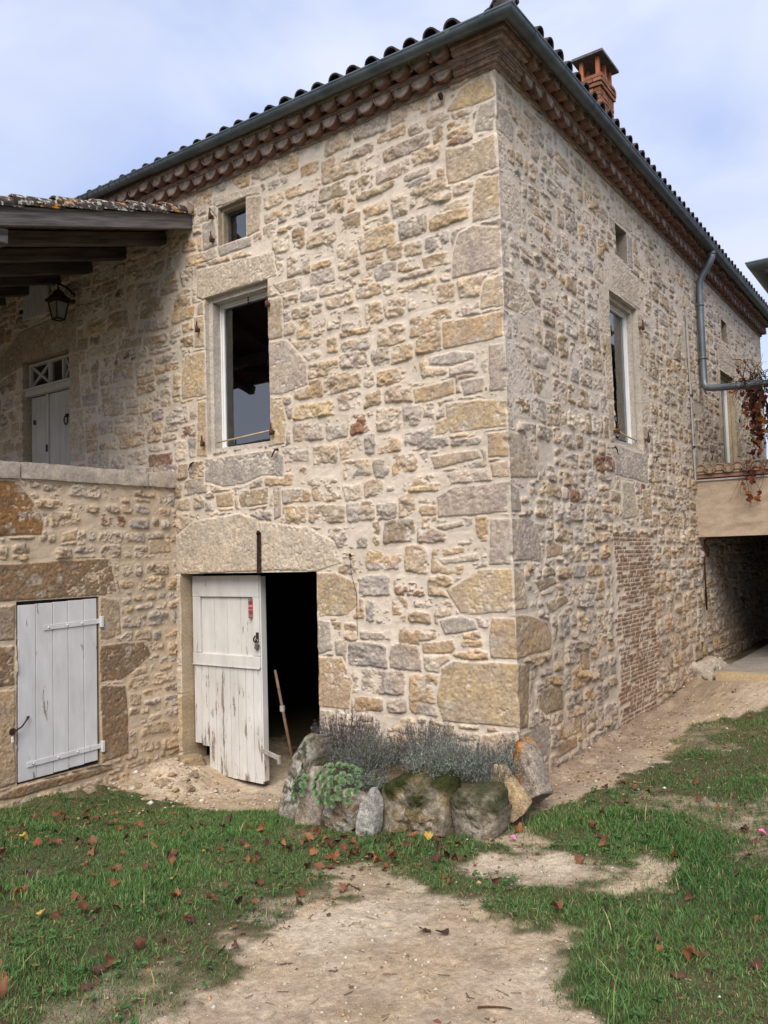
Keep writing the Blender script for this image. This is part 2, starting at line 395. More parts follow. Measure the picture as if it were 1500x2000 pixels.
    prof = np.clip(D/np.where(rubble, .011, .008), 0, 1)**.6
    hs = pv*prof + (A(1)*(SG-A(6))+A(2)*(TG-A(7)))*.45*prof + rel*np.clip(D/.010, 0, 1)
    drag = fbm(SG*7+TG*6, TG*30-SG*14, seed+22, 3)
    hm = .0020 + .0040*fbm(SG*4, TG*5, seed+21, 3) + .0024*drag
    hm = hm + .004*sst(-.03, 0, D)
    m_ = sst(-.005, .005, D); vis = sst(-.0025, .003, hs-hm)*m_
    H = np.where(m_ > 0, np.maximum(hm-.002*m_, hs*m_+hm*(1-m_)), hm)
    # colour of the stones and the lime mortar
    c1 = np.stack([np.array([p[4][i] for p in P])[k] for i in range(3)], -1); c2 = np.stack([np.array([p[5][i] for p in P])[k] for i in range(3)], -1)
    f = sst(-.25, .25, fbm(SG*6+A(9), TG*7, seed+31, 3))[..., None]
    cs = c1*(1-f)+c2*f
    o = sst(.12, .42, fbm(SG*5, TG*5+A(9), seed+32, 3))[..., None]*.30*rubble[..., None]; cs = cs*(1-o) + o*np.array((.40, .25, .115))
    o = sst(.30, .42, fbm(SG*8, TG*8+A(9), seed+33, 3))[..., None]*.55; cs = cs*(1-o) + o*np.array((.50, .46, .40))
    lum = cs.mean(-1, keepdims=True); cs = cs*.84+lum*np.array((1.10, 1.0, .87))*.16
    cs = cs*(1+.20*fbm(SG*24, TG*24, seed+34, 3))[..., None]
    f = sst(-.4, .4, fbm(SG*2.2, TG*2.2, seed+35, 4))[..., None]
    cm = np.array(mortar)*(1-f)+np.array(mortar2)*f
    cm = cm*(1+.09*fbm(SG*18, TG*26, seed+36, 3))[..., None]
    # rain wash and ground splash stay on the lime as real stains
    stain = sst(.05, .5, fbm(SG*1.1, TG*.45, seed+37, 4))[..., None]*.16; cm = cm*(1-stain)+stain*np.array((.33, .29, .25))
    C = cm*(1-vis[..., None])+cs*vis[..., None]
    if patches is not None: C, H = patches(SG, TG, C, H)
    if corner:                       # (grid column, sign along s)
        wgt = sst(.06, 0, np.abs(SG-corner[0])); hc = .015+.009*fbm(TG*5, TG*0+.5, 77, 3)+.006*fbm(TG*24, TG*0+.5, 78, 3)-.022*sst(.25, .75, vn(TG*11, TG*0+.5, 79)); H = H*(1-wgt)+hc*wgt; sx = SG + corner[1]*hc*sst(.05, 0, np.abs(SG-corner[0]))
    else: sx = SG
    C = np.concatenate([C, vis[..., None]], -1); V = frame(sx, TG, H); ns, nt = len(s), len(t)
    idx = np.arange(ns*nt).reshape(nt, ns)
    keep = np.ones((nt-1, ns-1), bool); sc = (s[1:]+s[:-1])/2; tcn = (t[1:]+t[:-1])/2
    for h in holes: keep &= ~((sc[None, :] > h[0]) & (sc[None, :] < h[1]) & (tcn[:, None] > h[2]) & (tcn[:, None] < h[3]))
    F = np.stack([idx[:-1, :-1], idx[:-1, 1:], idx[1:, 1:], idx[1:, :-1]], -1)[keep]
    Vs = [V.reshape(-1, 3)]; Cs = [C.reshape(-1, 4)]; Fs = [F]; base = ns*nt
    for h in holes:
        i0, i1 = [int(np.argmin(np.abs(s-v))) for v in h[:2]]; j0, j1 = [int(np.argmin(np.abs(t-v))) for v in h[2:4]]
        loop = [(j0, i) for i in range(i0, i1)]+[(j, i1) for j in range(j0, j1)]+[(j1, i) for i in range(i1, i0, -1)]+[(j, i0) for j in range(j1, j0, -1)]
        J = np.array([a for a, b in loop]); I = np.array([b for a, b in loop])
        ls, lt, lc, lh = s[I], t[J], C[J, I], H[J, I]
        rings = []; prof = h[4]
        for q, (ins, dep) in enumerate(prof):
            cs_ = np.clip(ls, s[i0]+ins, s[i1]-ins); ct_ = np.clip(lt, t[j0]+ins, t[j1]-ins)
            hh = (lh if q == 0 else np.full(len(ls), -dep)+.003*fbm(ls*9+lt*5, lt*9-ls*5+dep*9, seed+51, 2))
            rings.append(frame(cs_, ct_, hh))
        n = len(ls)
        rc = np.array(h[5] if len(h) > 5 else (.40, .335, .25))
        for q in range(len(prof)-1):
            Vs += [rings[q], rings[q+1]]; mxc = rc*(1+.14*fbm(ls*9, lt*9, seed+52, 3))[:, None]
            mxc = np.concatenate([mxc, np.full((n, 1), .8)], 1); Cs += [lc*.35+mxc*.65 if q == 0 else mxc, mxc]
            a = base+np.arange(n); b = base+(np.arange(n)+1) % n
            Fs.append(np.stack([a, b, b+n, a+n], -1)); base += 2*n
    me = np_mesh(name, np.concatenate(Vs), np.concatenate(Fs), None, np.concatenate(Cs))
    return link(name, me, M[m], parent)

# ------------------------------------------------------------------ the house
house = thing('stone_house', 'tall ochre limestone rubble house with zinc gutter, tiled eaves and a half open cellar door', 'house')
def F_L(s, t, h): return np.stack([s, -h, t], -1)
def F_R(s, t, h): return np.stack([h, s, t], -1)
WINP = [(0, 0), (0, .05), (.055, .05), (.055, .24)]
WINR = [(0, 0), (0, .05), (.055, .05), (.055, .17)]
WALL_TOP = 5.83
TT = np.arange(-.62, WALL_TOP+.001, .0095)
FACADE_STONES = [
  ('yel', [(-0.02,5.82),(-0.0,5.54),(-0.3,5.55),(-0.45,5.57),(-0.46,5.6),(-0.32,5.74)]),
  ('gry', [(-0.0,5.53),(-0.01,5.28),(-0.21,5.32),(-0.19,5.41),(-0.14,5.53)]),
  ('tan', [(-0.01,5.26),(-0.0,4.95),(-0.15,4.96),(-0.32,4.95),(-0.48,4.97),(-0.49,5.28),(-0.24,5.24)]),
  ('yel', [(-0.0,4.89),(0.0,4.56),(-0.25,4.57),(-0.25,4.81),(-0.2,4.94)]),
  ('mau', [(-0.0,4.48),(0.0,4.14),(-0.18,4.15),(-0.46,4.14),(-0.44,4.39),(-0.39,4.53),(-0.24,4.56)]),
  ('tan', [(0.01,4.09),(0.01,3.82),(-0.21,3.84),(-0.18,4.03),(-0.15,4.08)]),
  ('och', [(-0.0,3.79),(-0.0,3.57),(-0.16,3.56),(-0.57,3.56),(-0.58,3.81),(-0.24,3.79)]),
  ('mau', [(-0.0,3.53),(0.0,3.14),(-0.15,3.16),(-0.14,3.54)]),
  ('yel', [(-0.0,3.08),(-0.01,2.85),(-0.24,2.86),(-0.5,2.85),(-0.68,2.85),(-0.67,2.97),(-0.57,3.0),(-0.57,3.12),(-0.24,3.11)]),
  ('och', [(-0.0,2.82),(-0.01,2.6),(-0.18,2.62),(-0.18,2.82)]),
  ('tan', [(-0.01,2.59),(-0.0,2.44),(-0.15,2.45),(-0.17,2.57)]),
  ('mau', [(-0.0,2.42),(-0.01,2.16),(-0.24,2.15),(-0.68,2.15),(-0.68,2.34),(-0.52,2.41)]),
  ('mau', [(-0.0,2.12),(-0.0,1.76),(-0.21,1.76),(-0.18,2.12)]),
  ('yel', [(0.0,1.74),(0.0,1.38),(-0.34,1.36),(-0.49,1.37),(-0.63,1.56),(-0.28,1.74)]),
  ('och', [(0.0,1.34),(0.01,1.0),(-0.22,1.0),(-0.23,1.2),(-0.2,1.34)]),
  ('yel', [(0.01,0.98),(0.01,0.48),(-0.33,0.47),(-0.69,0.46),(-0.74,0.63),(-0.69,0.91),(-0.56,0.98)]),
  ('tan', [(0.01,0.46),(0.02,-0.02),(-0.45,-0.08),(-0.36,0.39)]),
  ('pal', [(-3.57,4.96),(-2.48,4.89),(-2.43,4.63),(-2.58,4.63),(-3.49,4.61),(-3.59,4.66)]),
  ('tan', [(-2.58,4.44),(-2.38,4.42),(-2.37,4.0),(-2.59,4.01)]),
  ('mau', [(-2.59,4.0),(-2.33,3.98),(-2.08,3.73),(-2.07,3.49),(-2.41,3.45),(-2.59,3.47)]),
  ('yel', [(-2.59,3.46),(-2.41,3.44),(-2.35,3.2),(-2.38,2.96),(-2.6,2.95)]),
  ('tan', [(-2.52,4.58),(-2.1,4.56),(-2.11,4.43),(-2.4,4.45)]),
  ('tan', [(-3.64,4.46),(-3.48,4.45),(-3.48,4.11),(-3.65,4.12)]),
  ('yel', [(-3.79,4.08),(-3.48,4.08),(-3.47,3.59),(-3.85,3.59),(-3.87,3.8)]),
  ('yel', [(-3.61,3.54),(-3.48,3.55),(-3.47,2.94),(-3.64,2.96)]),
  ('wht', [(-3.53,2.93),(-2.56,2.93),(-2.4,2.85),(-2.4,2.64),(-2.69,2.68),(-2.92,2.62),(-3.22,2.6),(-3.52,2.68)]),
  ('tan', [(-3.48,4.61),(-3.58,4.58),(-3.59,4.46),(-3.48,4.44)]),
  ('och', [(-3.37,2.54),(-3.09,2.56),(-3.09,2.41),(-3.34,2.4)]),
  ('brn', [(-3.03,2.56),(-2.61,2.57),(-2.61,2.4),(-3.0,2.39)]),
  ('mau', [(-2.55,2.56),(-2.44,2.56),(-2.43,2.26),(-2.54,2.22)]),
  ('gry', [(-3.5,5.44),(-3.29,5.43),(-3.25,5.15),(-3.49,5.15)]),
  ('tan', [(-2.83,5.54),(-2.61,5.5),(-2.64,5.15),(-2.84,5.12)]),
  ('wht', [(-3.26,5.14),(-2.76,5.12),(-2.78,5.01),(-3.24,5.01)]),
  ('pal', [(-3.4,5.59),(-3.25,5.57),(-3.22,5.14),(-3.27,5.44)]),
  ('pal', [(-3.32,5.59),(-3.32,5.68),(-2.64,5.62),(-2.63,5.51),(-2.83,5.54),(-3.26,5.55)]),
  ('pal', [(-4.0,1.73),(-4.02,2.12),(-3.72,2.27),(-3.0,2.34),(-2.76,2.26),(-2.745,1.73)]),
  ('pal', [(-2.735,1.73),(-2.745,2.24),(-2.4,2.18),(-2.12,2.15),(-1.80,2.0),(-1.70,1.80),(-2.0,1.725)]),
  ('yel', [(-2.02,1.72),(-1.79,1.72),(-1.52,1.63),(-1.54,1.43),(-1.67,1.32),(-2.02,1.29)]),
  ('gry', [(-2.02,1.28),(-1.86,1.27),(-1.84,1.0),(-2.03,0.95)]),
  ('och', [(-2.03,0.94),(-1.74,0.95),(-1.62,0.74),(-1.67,0.49),(-2.04,0.48)]),
  ('tan', [(-2.04,0.47),(-1.81,0.46),(-1.83,0.12),(-2.05,0.09)]),
  ('pal', [(-4.02,1.72),(-3.9,1.72),(-3.91,0.75),(-4.04,0.74)]),
  ('pal', [(-4.03,0.73),(-3.91,0.73),(-3.91,0.45),(-4.03,0.44)]),
  ('yel', [(-4.03,0.42),(-3.91,0.44),(-3.9,-0.16),(-4.03,-0.19)]),
  ('tan', [(-7.51,4.66),(-7.01,4.92),(-5.76,5.0),(-5.75,4.43),(-6.82,4.47),(-7.51,4.35)]),
  ('tan', [(-5.92,4.46),(-5.72,4.42),(-5.67,3.73),(-5.92,3.76)]),
  ('pal', [(-5.92,3.73),(-5.62,3.72),(-5.58,3.1),(-5.93,3.1)]),
  ('gry', [(-0.72,3.52),(-0.43,3.54),(-0.26,3.5),(-0.27,3.44),(-0.49,3.42),(-0.71,3.45)]),
  ('och', [(-0.89,3.29),(-0.47,3.32),(-0.46,3.18),(-0.65,3.16),(-0.87,3.15)]),
  ('mau', [(-0.42,3.29),(-0.18,3.3),(-0.2,3.16),(-0.38,3.15)]),
  ('tan', [(-0.74,2.69),(-0.26,2.7),(-0.23,2.62),(-0.7,2.56)]),
  ('brn', [(-0.74,2.09),(-0.43,2.12),(-0.41,2.07),(-0.62,2.04)]),
  ('pal', [(-0.7,1.82),(-0.3,1.86),(-0.28,1.79),(-0.64,1.77)]),
  ('och', [(-0.88,1.11),(-0.56,1.16),(-0.53,1.08),(-0.58,1.03),(-0.86,1.01)]),
  ('gry', [(-0.7,1.31),(-0.46,1.36),(-0.34,1.32),(-0.32,1.24),(-0.65,1.18)]),
]
SIDE_STONES = [
  ('mau', [(-0.01,5.77),(0.16,5.7),(0.16,5.54),(-0.02,5.53)]),
  ('gry', [(-0.03,5.51),(0.21,5.53),(0.32,5.43),(0.28,5.27),(-0.03,5.27)]),
  ('tan', [(-0.03,5.24),(0.12,5.22),(0.17,5.1),(0.16,5.0),(-0.02,4.96)]),
  ('pal', [(-0.02,4.91),(0.23,5.0),(0.37,4.87),(0.43,4.65),(0.29,4.58),(-0.03,4.54)]),
  ('gry', [(-0.03,4.46),(0.12,4.49),(0.13,4.17),(-0.03,4.12)]),
  ('tan', [(-0.03,4.06),(0.37,4.12),(0.61,3.96),(0.74,3.85),(-0.04,3.81)]),
  ('gry', [(-0.04,3.78),(0.13,3.75),(0.14,3.58),(-0.05,3.57)]),
  ('mau', [(-0.05,3.52),(0.32,3.53),(0.46,3.38),(0.49,3.16),(-0.04,3.13)]),
  ('tan', [(-0.04,3.12),(0.1,3.07),(0.09,2.86),(-0.06,2.85)]),
  ('tan', [(-0.05,2.82),(0.24,2.83),(0.38,2.73),(0.53,2.53),(0.5,2.48),(-0.04,2.44)]),
  ('gry', [(-0.04,2.42),(0.15,2.38),(0.18,2.17),(-0.05,2.16)]),
  ('mau', [(-0.04,2.12),(0.4,2.13),(0.5,1.97),(0.54,1.76),(-0.04,1.77)]),
  ('tan', [(-0.04,1.74),(0.14,1.68),(0.22,1.55),(0.23,1.39),(-0.03,1.39)]),
  ('och', [(-0.02,1.37),(0.25,1.35),(0.59,1.26),(0.66,1.14),(0.62,1.02),(-0.02,1.01)]),
  ('brn', [(-0.01,0.99),(0.22,0.95),(0.15,0.46),(-0.01,0.48)]),
  ('gry', [(0.0,0.45),(0.51,0.44),(0.58,0.31),(0.51,0.11),(0.31,0.11),(0.01,-0.12)]),
  ('yel', [(0.26,5.65),(0.66,5.64),(0.62,5.49),(0.44,5.49),(0.28,5.56)]),
  ('och', [(0.41,4.86),(0.88,4.88),(0.9,4.79),(0.63,4.78)]),
  ('brn', [(0.14,4.47),(0.45,4.43),(0.6,4.39),(0.7,4.37),(0.4,4.36)]),
  ('red', [(0.93,4.05),(1.09,4.09),(1.23,4.04),(1.08,3.97),(0.95,3.99)]),
  ('red', [(0.98,3.68),(1.09,3.67),(1.08,3.48),(1.0,3.46)]),
  ('och', [(0.59,1.9),(0.79,1.94),(1.0,1.9),(0.97,1.81),(0.62,1.78)]),
  ('brn', [(0.35,1.61),(0.76,1.63),(0.84,1.56),(0.46,1.51)]),
  ('brn', [(0.53,1.43),(1.02,1.46),(1.07,1.39),(0.65,1.31)]),
  ('brn', [(0.36,0.71),(0.62,0.72),(0.86,0.66),(0.85,0.48),(0.49,0.49),(0.35,0.59)]),
  ('och', [(0.69,0.23),(1.12,0.21),(1.13,0.11),(0.69,0.09)]),
  ('och', [(1.23,0.92),(1.51,0.92),(1.49,0.74),(1.3,0.77)]),
]
TERRACE_STONES = [
  ('org', [(-2.31,2.63),(-1.81,2.62),(-1.66,2.46),(-1.55,2.28),(-1.56,2.13),(-2.31,2.09)]),
  ('obr', [(-2.22,1.87),(-0.82,1.91),(-0.75,1.56),(-0.95,1.54),(-2.22,1.53)]),
  ('brn', [(-0.95,1.54),(-0.73,1.5),(-0.71,1.14),(-0.96,1.08)]),
  ('obr', [(-0.96,1.07),(-0.4,1.06),(-0.34,0.9),(-0.69,0.71),(-0.96,0.7)]),
  ('obr', [(-0.96,0.68),(-0.66,0.65),(-0.63,-0.04),(-0.96,-0.06)]),
  ('obr', [(-1.81,-0.08),(-0.96,-0.09),(-0.76,-0.16),(-1.82,-0.19),(-2.14,-0.14)]),
  ('brn', [(-2.22,1.5),(-1.81,1.51),(-1.82,1.2),(-2.22,1.22)]),
  ('obr', [(-2.22,1.19),(-1.82,1.16),(-1.82,0.8),(-2.22,0.81)]),
  ('och', [(-2.22,0.79),(-1.82,0.77),(-1.82,-0.05),(-2.23,-0.08)]),
  ('yel', [(-0.36,2.09),(-0.09,2.1),(-0.07,1.95),(-0.36,1.94)]),
  ('yel', [(-1.37,2.15),(-1.19,2.2),(-1.21,2.08),(-1.36,2.06)]),
]

holesL = [(-3.92, -2.02, -.52, 1.725, [(0, 0), (0, .32)], (.36, .28, .18)),
          (-3.47, -2.56, 2.97, 4.63, WINP, (.52, .48, .42)),
          (-3.25, -2.84, 5.13, 5.54, [(0, 0), (0, .045), (.03, .045), (.03, .17)], (.38, .32, .25)),
          (-6.95, -5.92, 2.0, 4.51, [(0, 0), (0, .14)], (.33, .26, .17))]
masonry('wall', F_L, np.arange(-7.6, .0001, 7.6/760), TT, FACADE_STONES, holesL, 101, house, corner=(0, 1),
        style=dict(h=(.125, .245), w=(.17, .47), gap=.000))
sR = [0.0]
while sR[-1] < 10.72: sR.append(sR[-1]+.0105+.0019*sR[-1])
holesR = [(2.48, 3.38, 2.97, 4.60, WINR, (.50, .46, .40)), (2.77, 3.14, 5.06, 5.42, [(0, 0), (0, .30)], (.19, .165, .14)),
          (7.34, 8.22, 2.97, 4.59, WINR, (.42, .35, .24)), (7.58, 7.93, 5.11, 5.44, [(0, 0), (0, .30)], (.19, .165, .14))]  # attic reveals darkened: shade inside the openings put into their colour
for a in (0, 4.87):
    SIDE_STONES += [('pal', [(2.33+a, 4.62), (3.5+a, 4.61), (3.52+a, 4.98), (2.38+a, 5.0)]), ('tan', [(2.20+a, 4.15), (2.47+a, 4.14), (2.47+a, 4.60), (2.18+a, 4.58)]),
                    ('yel', [(2.24+a, 3.4), (2.47+a, 3.4), (2.47+a, 4.12), (2.30+a, 4.1)]), ('tan', [(2.3+a, 2.95), (2.47+a, 2.95), (2.47+a, 3.37), (2.28+a, 3.37)]),
                    ('tan', [(3.39+a, 3.95), (3.56+a, 3.95), (3.6+a, 4.58), (3.39+a, 4.58)]), ('yel', [(3.39+a, 3.3), (3.7+a, 3.3), (3.64+a, 3.92), (3.39+a, 3.92)]),
                    ('tan', [(3.39+a, 2.9), (3.58+a, 2.9), (3.58+a, 3.27), (3.39+a, 3.27)]), ('wht', [(2.42+a, 2.62), (3.5+a, 2.6), (3.52+a, 2.94), (2.42+a, 2.95)]),
                    ('pal', [(2.6+a, 5.44), (3.3+a, 5.45), (3.3+a, 5.62), (2.62+a, 5.60)]), ('wht', [(3.15+a, 5.04), (3.33+a, 5.04), (3.33+a, 5.42), (3.15+a, 5.42)]), ('pal', [(2.6+a, 4.9), (3.2+a, 4.94), (3.2+a, 5.04), (2.6+a, 5.04)])]
SIDE_STONES += [('pal', [(2.55, 2.15), (3.05, 2.2), (3.0, 2.58), (2.6, 2.58)]), ('och', [(3.25, 2.18), (3.6, 2.2), (3.58, 2.55), (3.28, 2.52)])]
for z in np.arange(.3, 5.6, .42): SIDE_STONES.append((random.choice(['tan', 'pal', 'mau', 'gry']), [(10.72-random.choice([.3, .55]), z), (10.8, z), (10.8, z+.40), (10.42, z+.39)]))
def dirt_R(s, t, C, H):
    k = sst(2.2, .15, t+.5*fbm(s*1.3, t*1.3, 31, 3))*.62; k = k[..., None]
    return C*(1-k)+k*C*np.array((.66, .58, .49)), H
masonry('wall', F_R, sR, TT, SIDE_STONES, holesR, 202, house, mortar=(.61, .535, .45), mortar2=(.55, .475, .385), corner=(0, -1), bricks=(2.20, 3.48, .04, 2.0),
        style=dict(h=(.12, .26), w=(.14, .38), gap=.002, prot=(.012, .028), rough=.020, calm=True, round=75, jit=.19), chance=[.14, .2, .2, .18, .07, .12, .05, .012, .08], patches=dirt_R)
# rooms behind the openings
b = MB()
def quad(a, c, d, e, m=0): b.add([a, c, d, e], [(0, 1, 2, 3)], m)
X0, X1, Y0, Y1 = -7.62, -.02, .03, 10.7
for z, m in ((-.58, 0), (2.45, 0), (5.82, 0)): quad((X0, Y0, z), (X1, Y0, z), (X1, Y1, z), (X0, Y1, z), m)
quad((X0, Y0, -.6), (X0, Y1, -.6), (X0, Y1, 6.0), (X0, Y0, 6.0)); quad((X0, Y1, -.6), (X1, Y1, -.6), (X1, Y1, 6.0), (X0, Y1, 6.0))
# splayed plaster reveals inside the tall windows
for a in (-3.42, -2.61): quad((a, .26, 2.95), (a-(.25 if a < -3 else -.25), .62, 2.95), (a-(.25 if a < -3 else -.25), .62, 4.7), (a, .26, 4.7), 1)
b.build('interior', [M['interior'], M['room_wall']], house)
# ------------------------------------------------------------------ windows
def window_unit(axis, s0, s1, t0, t1, dep, parent, curtain=False, fw_=.055):
    """white casement with one pane; axis 'L' looks along -y, 'R' along +x"""
    def Pt(s, t, d): return (s, d, t) if axis == 'L' else (-d, s, t)
    def Bx(mb, a0, a1, b0, b1, d0, d1, m=0):
        c = Pt((a0+a1)/2, (b0+b1)/2, (d0+d1)/2)
        dd = (a1-a0, d1-d0, b1-b0) if axis == 'L' else (d1-d0, a1-a0, b1-b0)
        mb.box(c, dd, m, bev=.003)
    w = MB()
    for k, (o, wd, d0, d1) in enumerate(((0, fw_*.55, dep, dep+.05), (fw_*.55+.002, fw_*.62, dep+.014, dep+.055))):
        a0, a1, c0, c1 = s0+o, s1-o, t0+o, t1-o
        lo = wd*(2.0 if k == 0 else 1.2)
        Bx(w, a0, a1, c1-wd, c1, d0, d1); Bx(w, a0, a1, c0, c0+lo, d0-(.01 if k == 0 else 0), d1)
        Bx(w, a0, a0+wd, c0+lo, c1-wd, d0, d1); Bx(w, a1-wd, a1, c0+lo, c1-wd, d0, d1)
    fr = w.build('window', M['white_pvc'], parent)
    g = MB(); o = fw_*1.1
    Bx(g, s0+o, s1-o, t0+o+.03, t1-o, dep+.033, dep+.037)
    g.build('pane', M['glass'], fr)
    if curtain:
        c = MB(); n = 26; V = []
        for i in range(n+1):
            s = s0+.06+(s1-s0-.12)*i/n
            for t in (t0+.05, t1-.05): V.append(Pt(s, t, dep+.14+.018*math.sin(i*1.7)))
        c.add(V, [(2*i, 2*i+2, 2*i+3, 2*i+1) for i in range(n)], 0, True); c.build('curtain', M['curtain'], fr)
    return fr
wl = window_unit('L', -3.42, -2.615, 3.0, 4.575, .155, house, fw_=.032)
wr = window_unit('R', 2.535, 3.325, 3.0, 4.545, .10, house, True, .036)
wr2 = window_unit('R', 7.395, 8.165, 3.0, 4.535, .09, house, True, .036)
# small attic lights
for (ax, s0, s1, t0, t1, d) in (('L', -3.22, -2.87, 5.16, 5.51, .13), ('R', 2.77, 3.14, 5.06, 5.42, .27), ('R', 7.58, 7.93, 5.11, 5.44, .27)):
    q = MB(); P3 = (lambda s, t, dd: (s, dd, t)) if ax == 'L' else (lambda s, t, dd: (-dd, s, t))
    for a0, a1, b0, b1 in ((s0, s1, t0, t0+.03), (s0, s1, t1-.03, t1), (s0, s0+.03, t0+.03, t1-.03), (s1-.03, s1, t0+.03, t1-.03)):
        c = P3((a0+a1)/2, (b0+b1)/2, d); q.box(c, (a1-a0, .04, b1-b0) if ax == 'L' else (.04, a1-a0, b1-b0), 0)
    fr = q.build('attic_window', M['dark_wood'], house)
    q = MB(); q.box(P3((s0+s1)/2, (t0+t1)/2, d), (s1-s0-.05, .004, t1-t0-.05) if ax == 'L' else (.004, s1-s0-.05, t1-t0-.05)); q.build('pane', M['glass'], fr)
# stick laid across each lower window
q = MB(); q.tube([(-3.40, .05, 3.085), (-3.0, .03, 3.10), (-2.53, -.015, 3.115)], [.007, .009, .008], 6); q.build('cross_stick', M['stick'], house)
q = MB(); q.tube([(.02, 2.46, 3.10), (-.03, 2.9, 3.09), (-.05, 3.32, 3.08)], [.009, .009, .007], 6); q.build('cross_stick', M['stick'], house)
# shutter pintles and hold-back hooks
def pintle(p, n):
    p = Vector(p); n = Vector(n); q = MB(); q.bar(p-n*.03, p+n*.055, .022, .03, 0)
    q.tube([p+n*.05+Vector((0, 0, -.03)), p+n*.05+Vector((0, 0, .03))], .017, 8); q.tube([p+n*.05+Vector((0, 0, .03)), p+n*.05+Vector((0, 0, .085))], .008, 6)
    q.build('shutter_pintle', M['rust'], house)
for x, z in ((-2.535, 4.36), (-2.515, 3.09), (-3.55, 4.30), (-3.50, 3.08), (-3.32, 5.46), (-3.31, 5.21)): pintle((x, -.005, z), (0, -1, 0))
for y, z in ((3.43, 4.39), (3.44, 3.09), (2.43, 3.08)): pintle((.005, y, z), (1, 0, 0))
def hook(p, n, sd, up=.05):
    p = Vector(p); n = Vector(n); sd = Vector(sd); q = MB()
    q.tube([p-n*.03, p+n*.05, p+n*.06+sd*.05+Vector((0, 0, .004)), p+n*.06-sd*.02+Vector((0, 0, -.02)), p+n*.055-sd*.045+Vector((0, 0, -up-.03))][:3], .007, 6)
    q.tube([p+n*.05, p+n*.055-sd*.02+Vector((0, 0, -.03)), p+n*.05-sd*.05+Vector((0, 0, -up-.02))], [.008, .008, .004], 6)
    q.build('shutter_hook', M['iron'], house)
hook((-2.47, 0, 2.91), (0, -1, 0), (1, 0, 0)); hook((-3.67, 0, 2.89), (0, -1, 0), (1, 0, 0))
hook((0, 2.36, 2.90), (1, 0, 0), (0, -1, 0)); hook((0, 3.74, 2.92), (1, 0, 0), (0, 1, 0))
for p, e in (((-2.98, .14, 4.575), (0, 0, -.07)), ((-.12, 2.62, 4.545), (0, 0, -.07))):
    q = MB(); q.tube([p, tuple(Vector(p)+Vector(e))], .006, 6); q.tube([tuple(Vector(p)+Vector(e)), tuple(Vector(p)+Vector(e)+Vector((.02, .02, .01)))], .006, 6); q.build('shutter_catch', M['iron'], house)
q = MB(); q.tube([(-.50, .01, 5.71), (-.49, -.05, 5.74)], .022, 8); q.tube([(-.49, -.05, 5.74), (-.46, -.06, 5.68)], [.016, .006], 6); q.build('wall_bracket', M['iron'], house)
q = MB(); q.tube([(-1.62, .0, 1.86), (-1.60, -.03, 1.875)], .012, 6); q.tube([(-1.60, -.03, 1.875), (-1.60, -.018, 1.70), (-1.545, -.018, 1.52), (-1.55, -.018, 1.15)], .0022, 5); q.build('wire', M['iron'], house)
# rusty bar above the cellar door
q = MB(); q.bar((-2.735, -.035, 1.715), (-2.725, -.035, 2.10), .045, .02, 0, up=(0, -1, 0), bev=.004); q.tube([(-2.725, .02, 2.105), (-2.725, -.055, 2.11), (-2.705, -.06, 2.13)], .016, 7)
q.build('iron_bar', M['iron'], house)

# ------------------------------------------------------------------ cellar door, left leaf
DX0, DX1, DZ0, DZ1, DY = -3.905, -2.915, -.372, 1.695, .15
leaf = MB()
n = 9; xs = [DX0+(DX1-DX0)*i/n for i in range(n+1)]
ZS = .745
for i in range(n):                                   # lower boards, the first one notched round the stone step
    zb = DZ0-.002*i + random.uniform(-.004, .004)
    if i == 0: zb = -.08
    if i == 1: zb = -.10
    leaf.box(((xs[i]+xs[i+1])/2, DY+.012, (zb+ZS)/2), (xs[i+1]-xs[i]-random.uniform(.004, .008), .024, ZS-zb), 0, bev=.002)
n = 4; ux0, ux1 = DX0+.115, DX1-.095
for i in range(n):                                   # upper boards, set back in their frame
    a, c = ux0+(ux1-ux0)*i/n, ux0+(ux1-ux0)*(i+1)/n
    leaf.box(((a+c)/2, DY+.026, (ZS+.12+1.47)/2), (c-a-.004, .02, 1.47-ZS-.12), 0, bev=.002)
leaf.box(((DX0+DX1)/2, DY+.008, 1.585), (DX1-DX0, .04, DZ1-1.475), 0, bev=.003)
leaf.box((DX0+.0575, DY+.008, (ZS+.135+1.473)/2), (.113, .04, 1.473-ZS-.135), 0, bev=.004)
leaf.box((DX1-.047, DY+.008, (ZS+.135+1.473)/2), (.093, .04, 1.473-ZS-.135), 0, bev=.004)
leaf.box(((DX0+DX1)/2, DY+.006, ZS+.068), (DX1-DX0, .044, .128), 0, bev=.005)
leaf.box(((DX0+DX1)/2, DY+.004, ZS+.012), (DX1-DX0, .05, .012), 0)
for z in (-.05, .5, 1.35): leaf.box(((DX0+DX1)/2+.06, DY+.05, z), (DX1-DX0-.16, .026, .12), 0)
leaf.box((DX1+.012, DY+.034, (DZ0+DZ1)/2), (.02, .075, DZ1-DZ0-.02), 0, bev=.003)
door = leaf.build('cellar_door', M['paint'], house)
q = MB(); q.box((DX1-.112, DY-.0145, 1.36), (.062, .003, .20), 0); q.box((DX1-.112, DY-.0165, 1.385), (.058, .002, .020), 1); q.box((DX1-.112, DY-.0165, 1.345), (.058, .002, .008), 1)
q.box((DX1-.112, DY-.0165, 1.285), (.058, .002, .03), 2); q.box((DX1-.112, DY-.0165, 1.445), (.058, .002, .02), 2)
q.build('sticker', [simple('red_sticker', (.26, .03, .04), (.34, .05, .055), 20, .5), simple('pink_print', (.42, .22, .22), (.46, .26, .26), 80, .5), simple('grey_print', (.11, .13, .11), (.20, .22, .19), 80, .5)], door)
lockm = simple('worn_steel', (.16, .15, .14), (.32, .31, .29), 30, .4, .8)
q = MB(); lx, lz = DX1-.018, 1.02
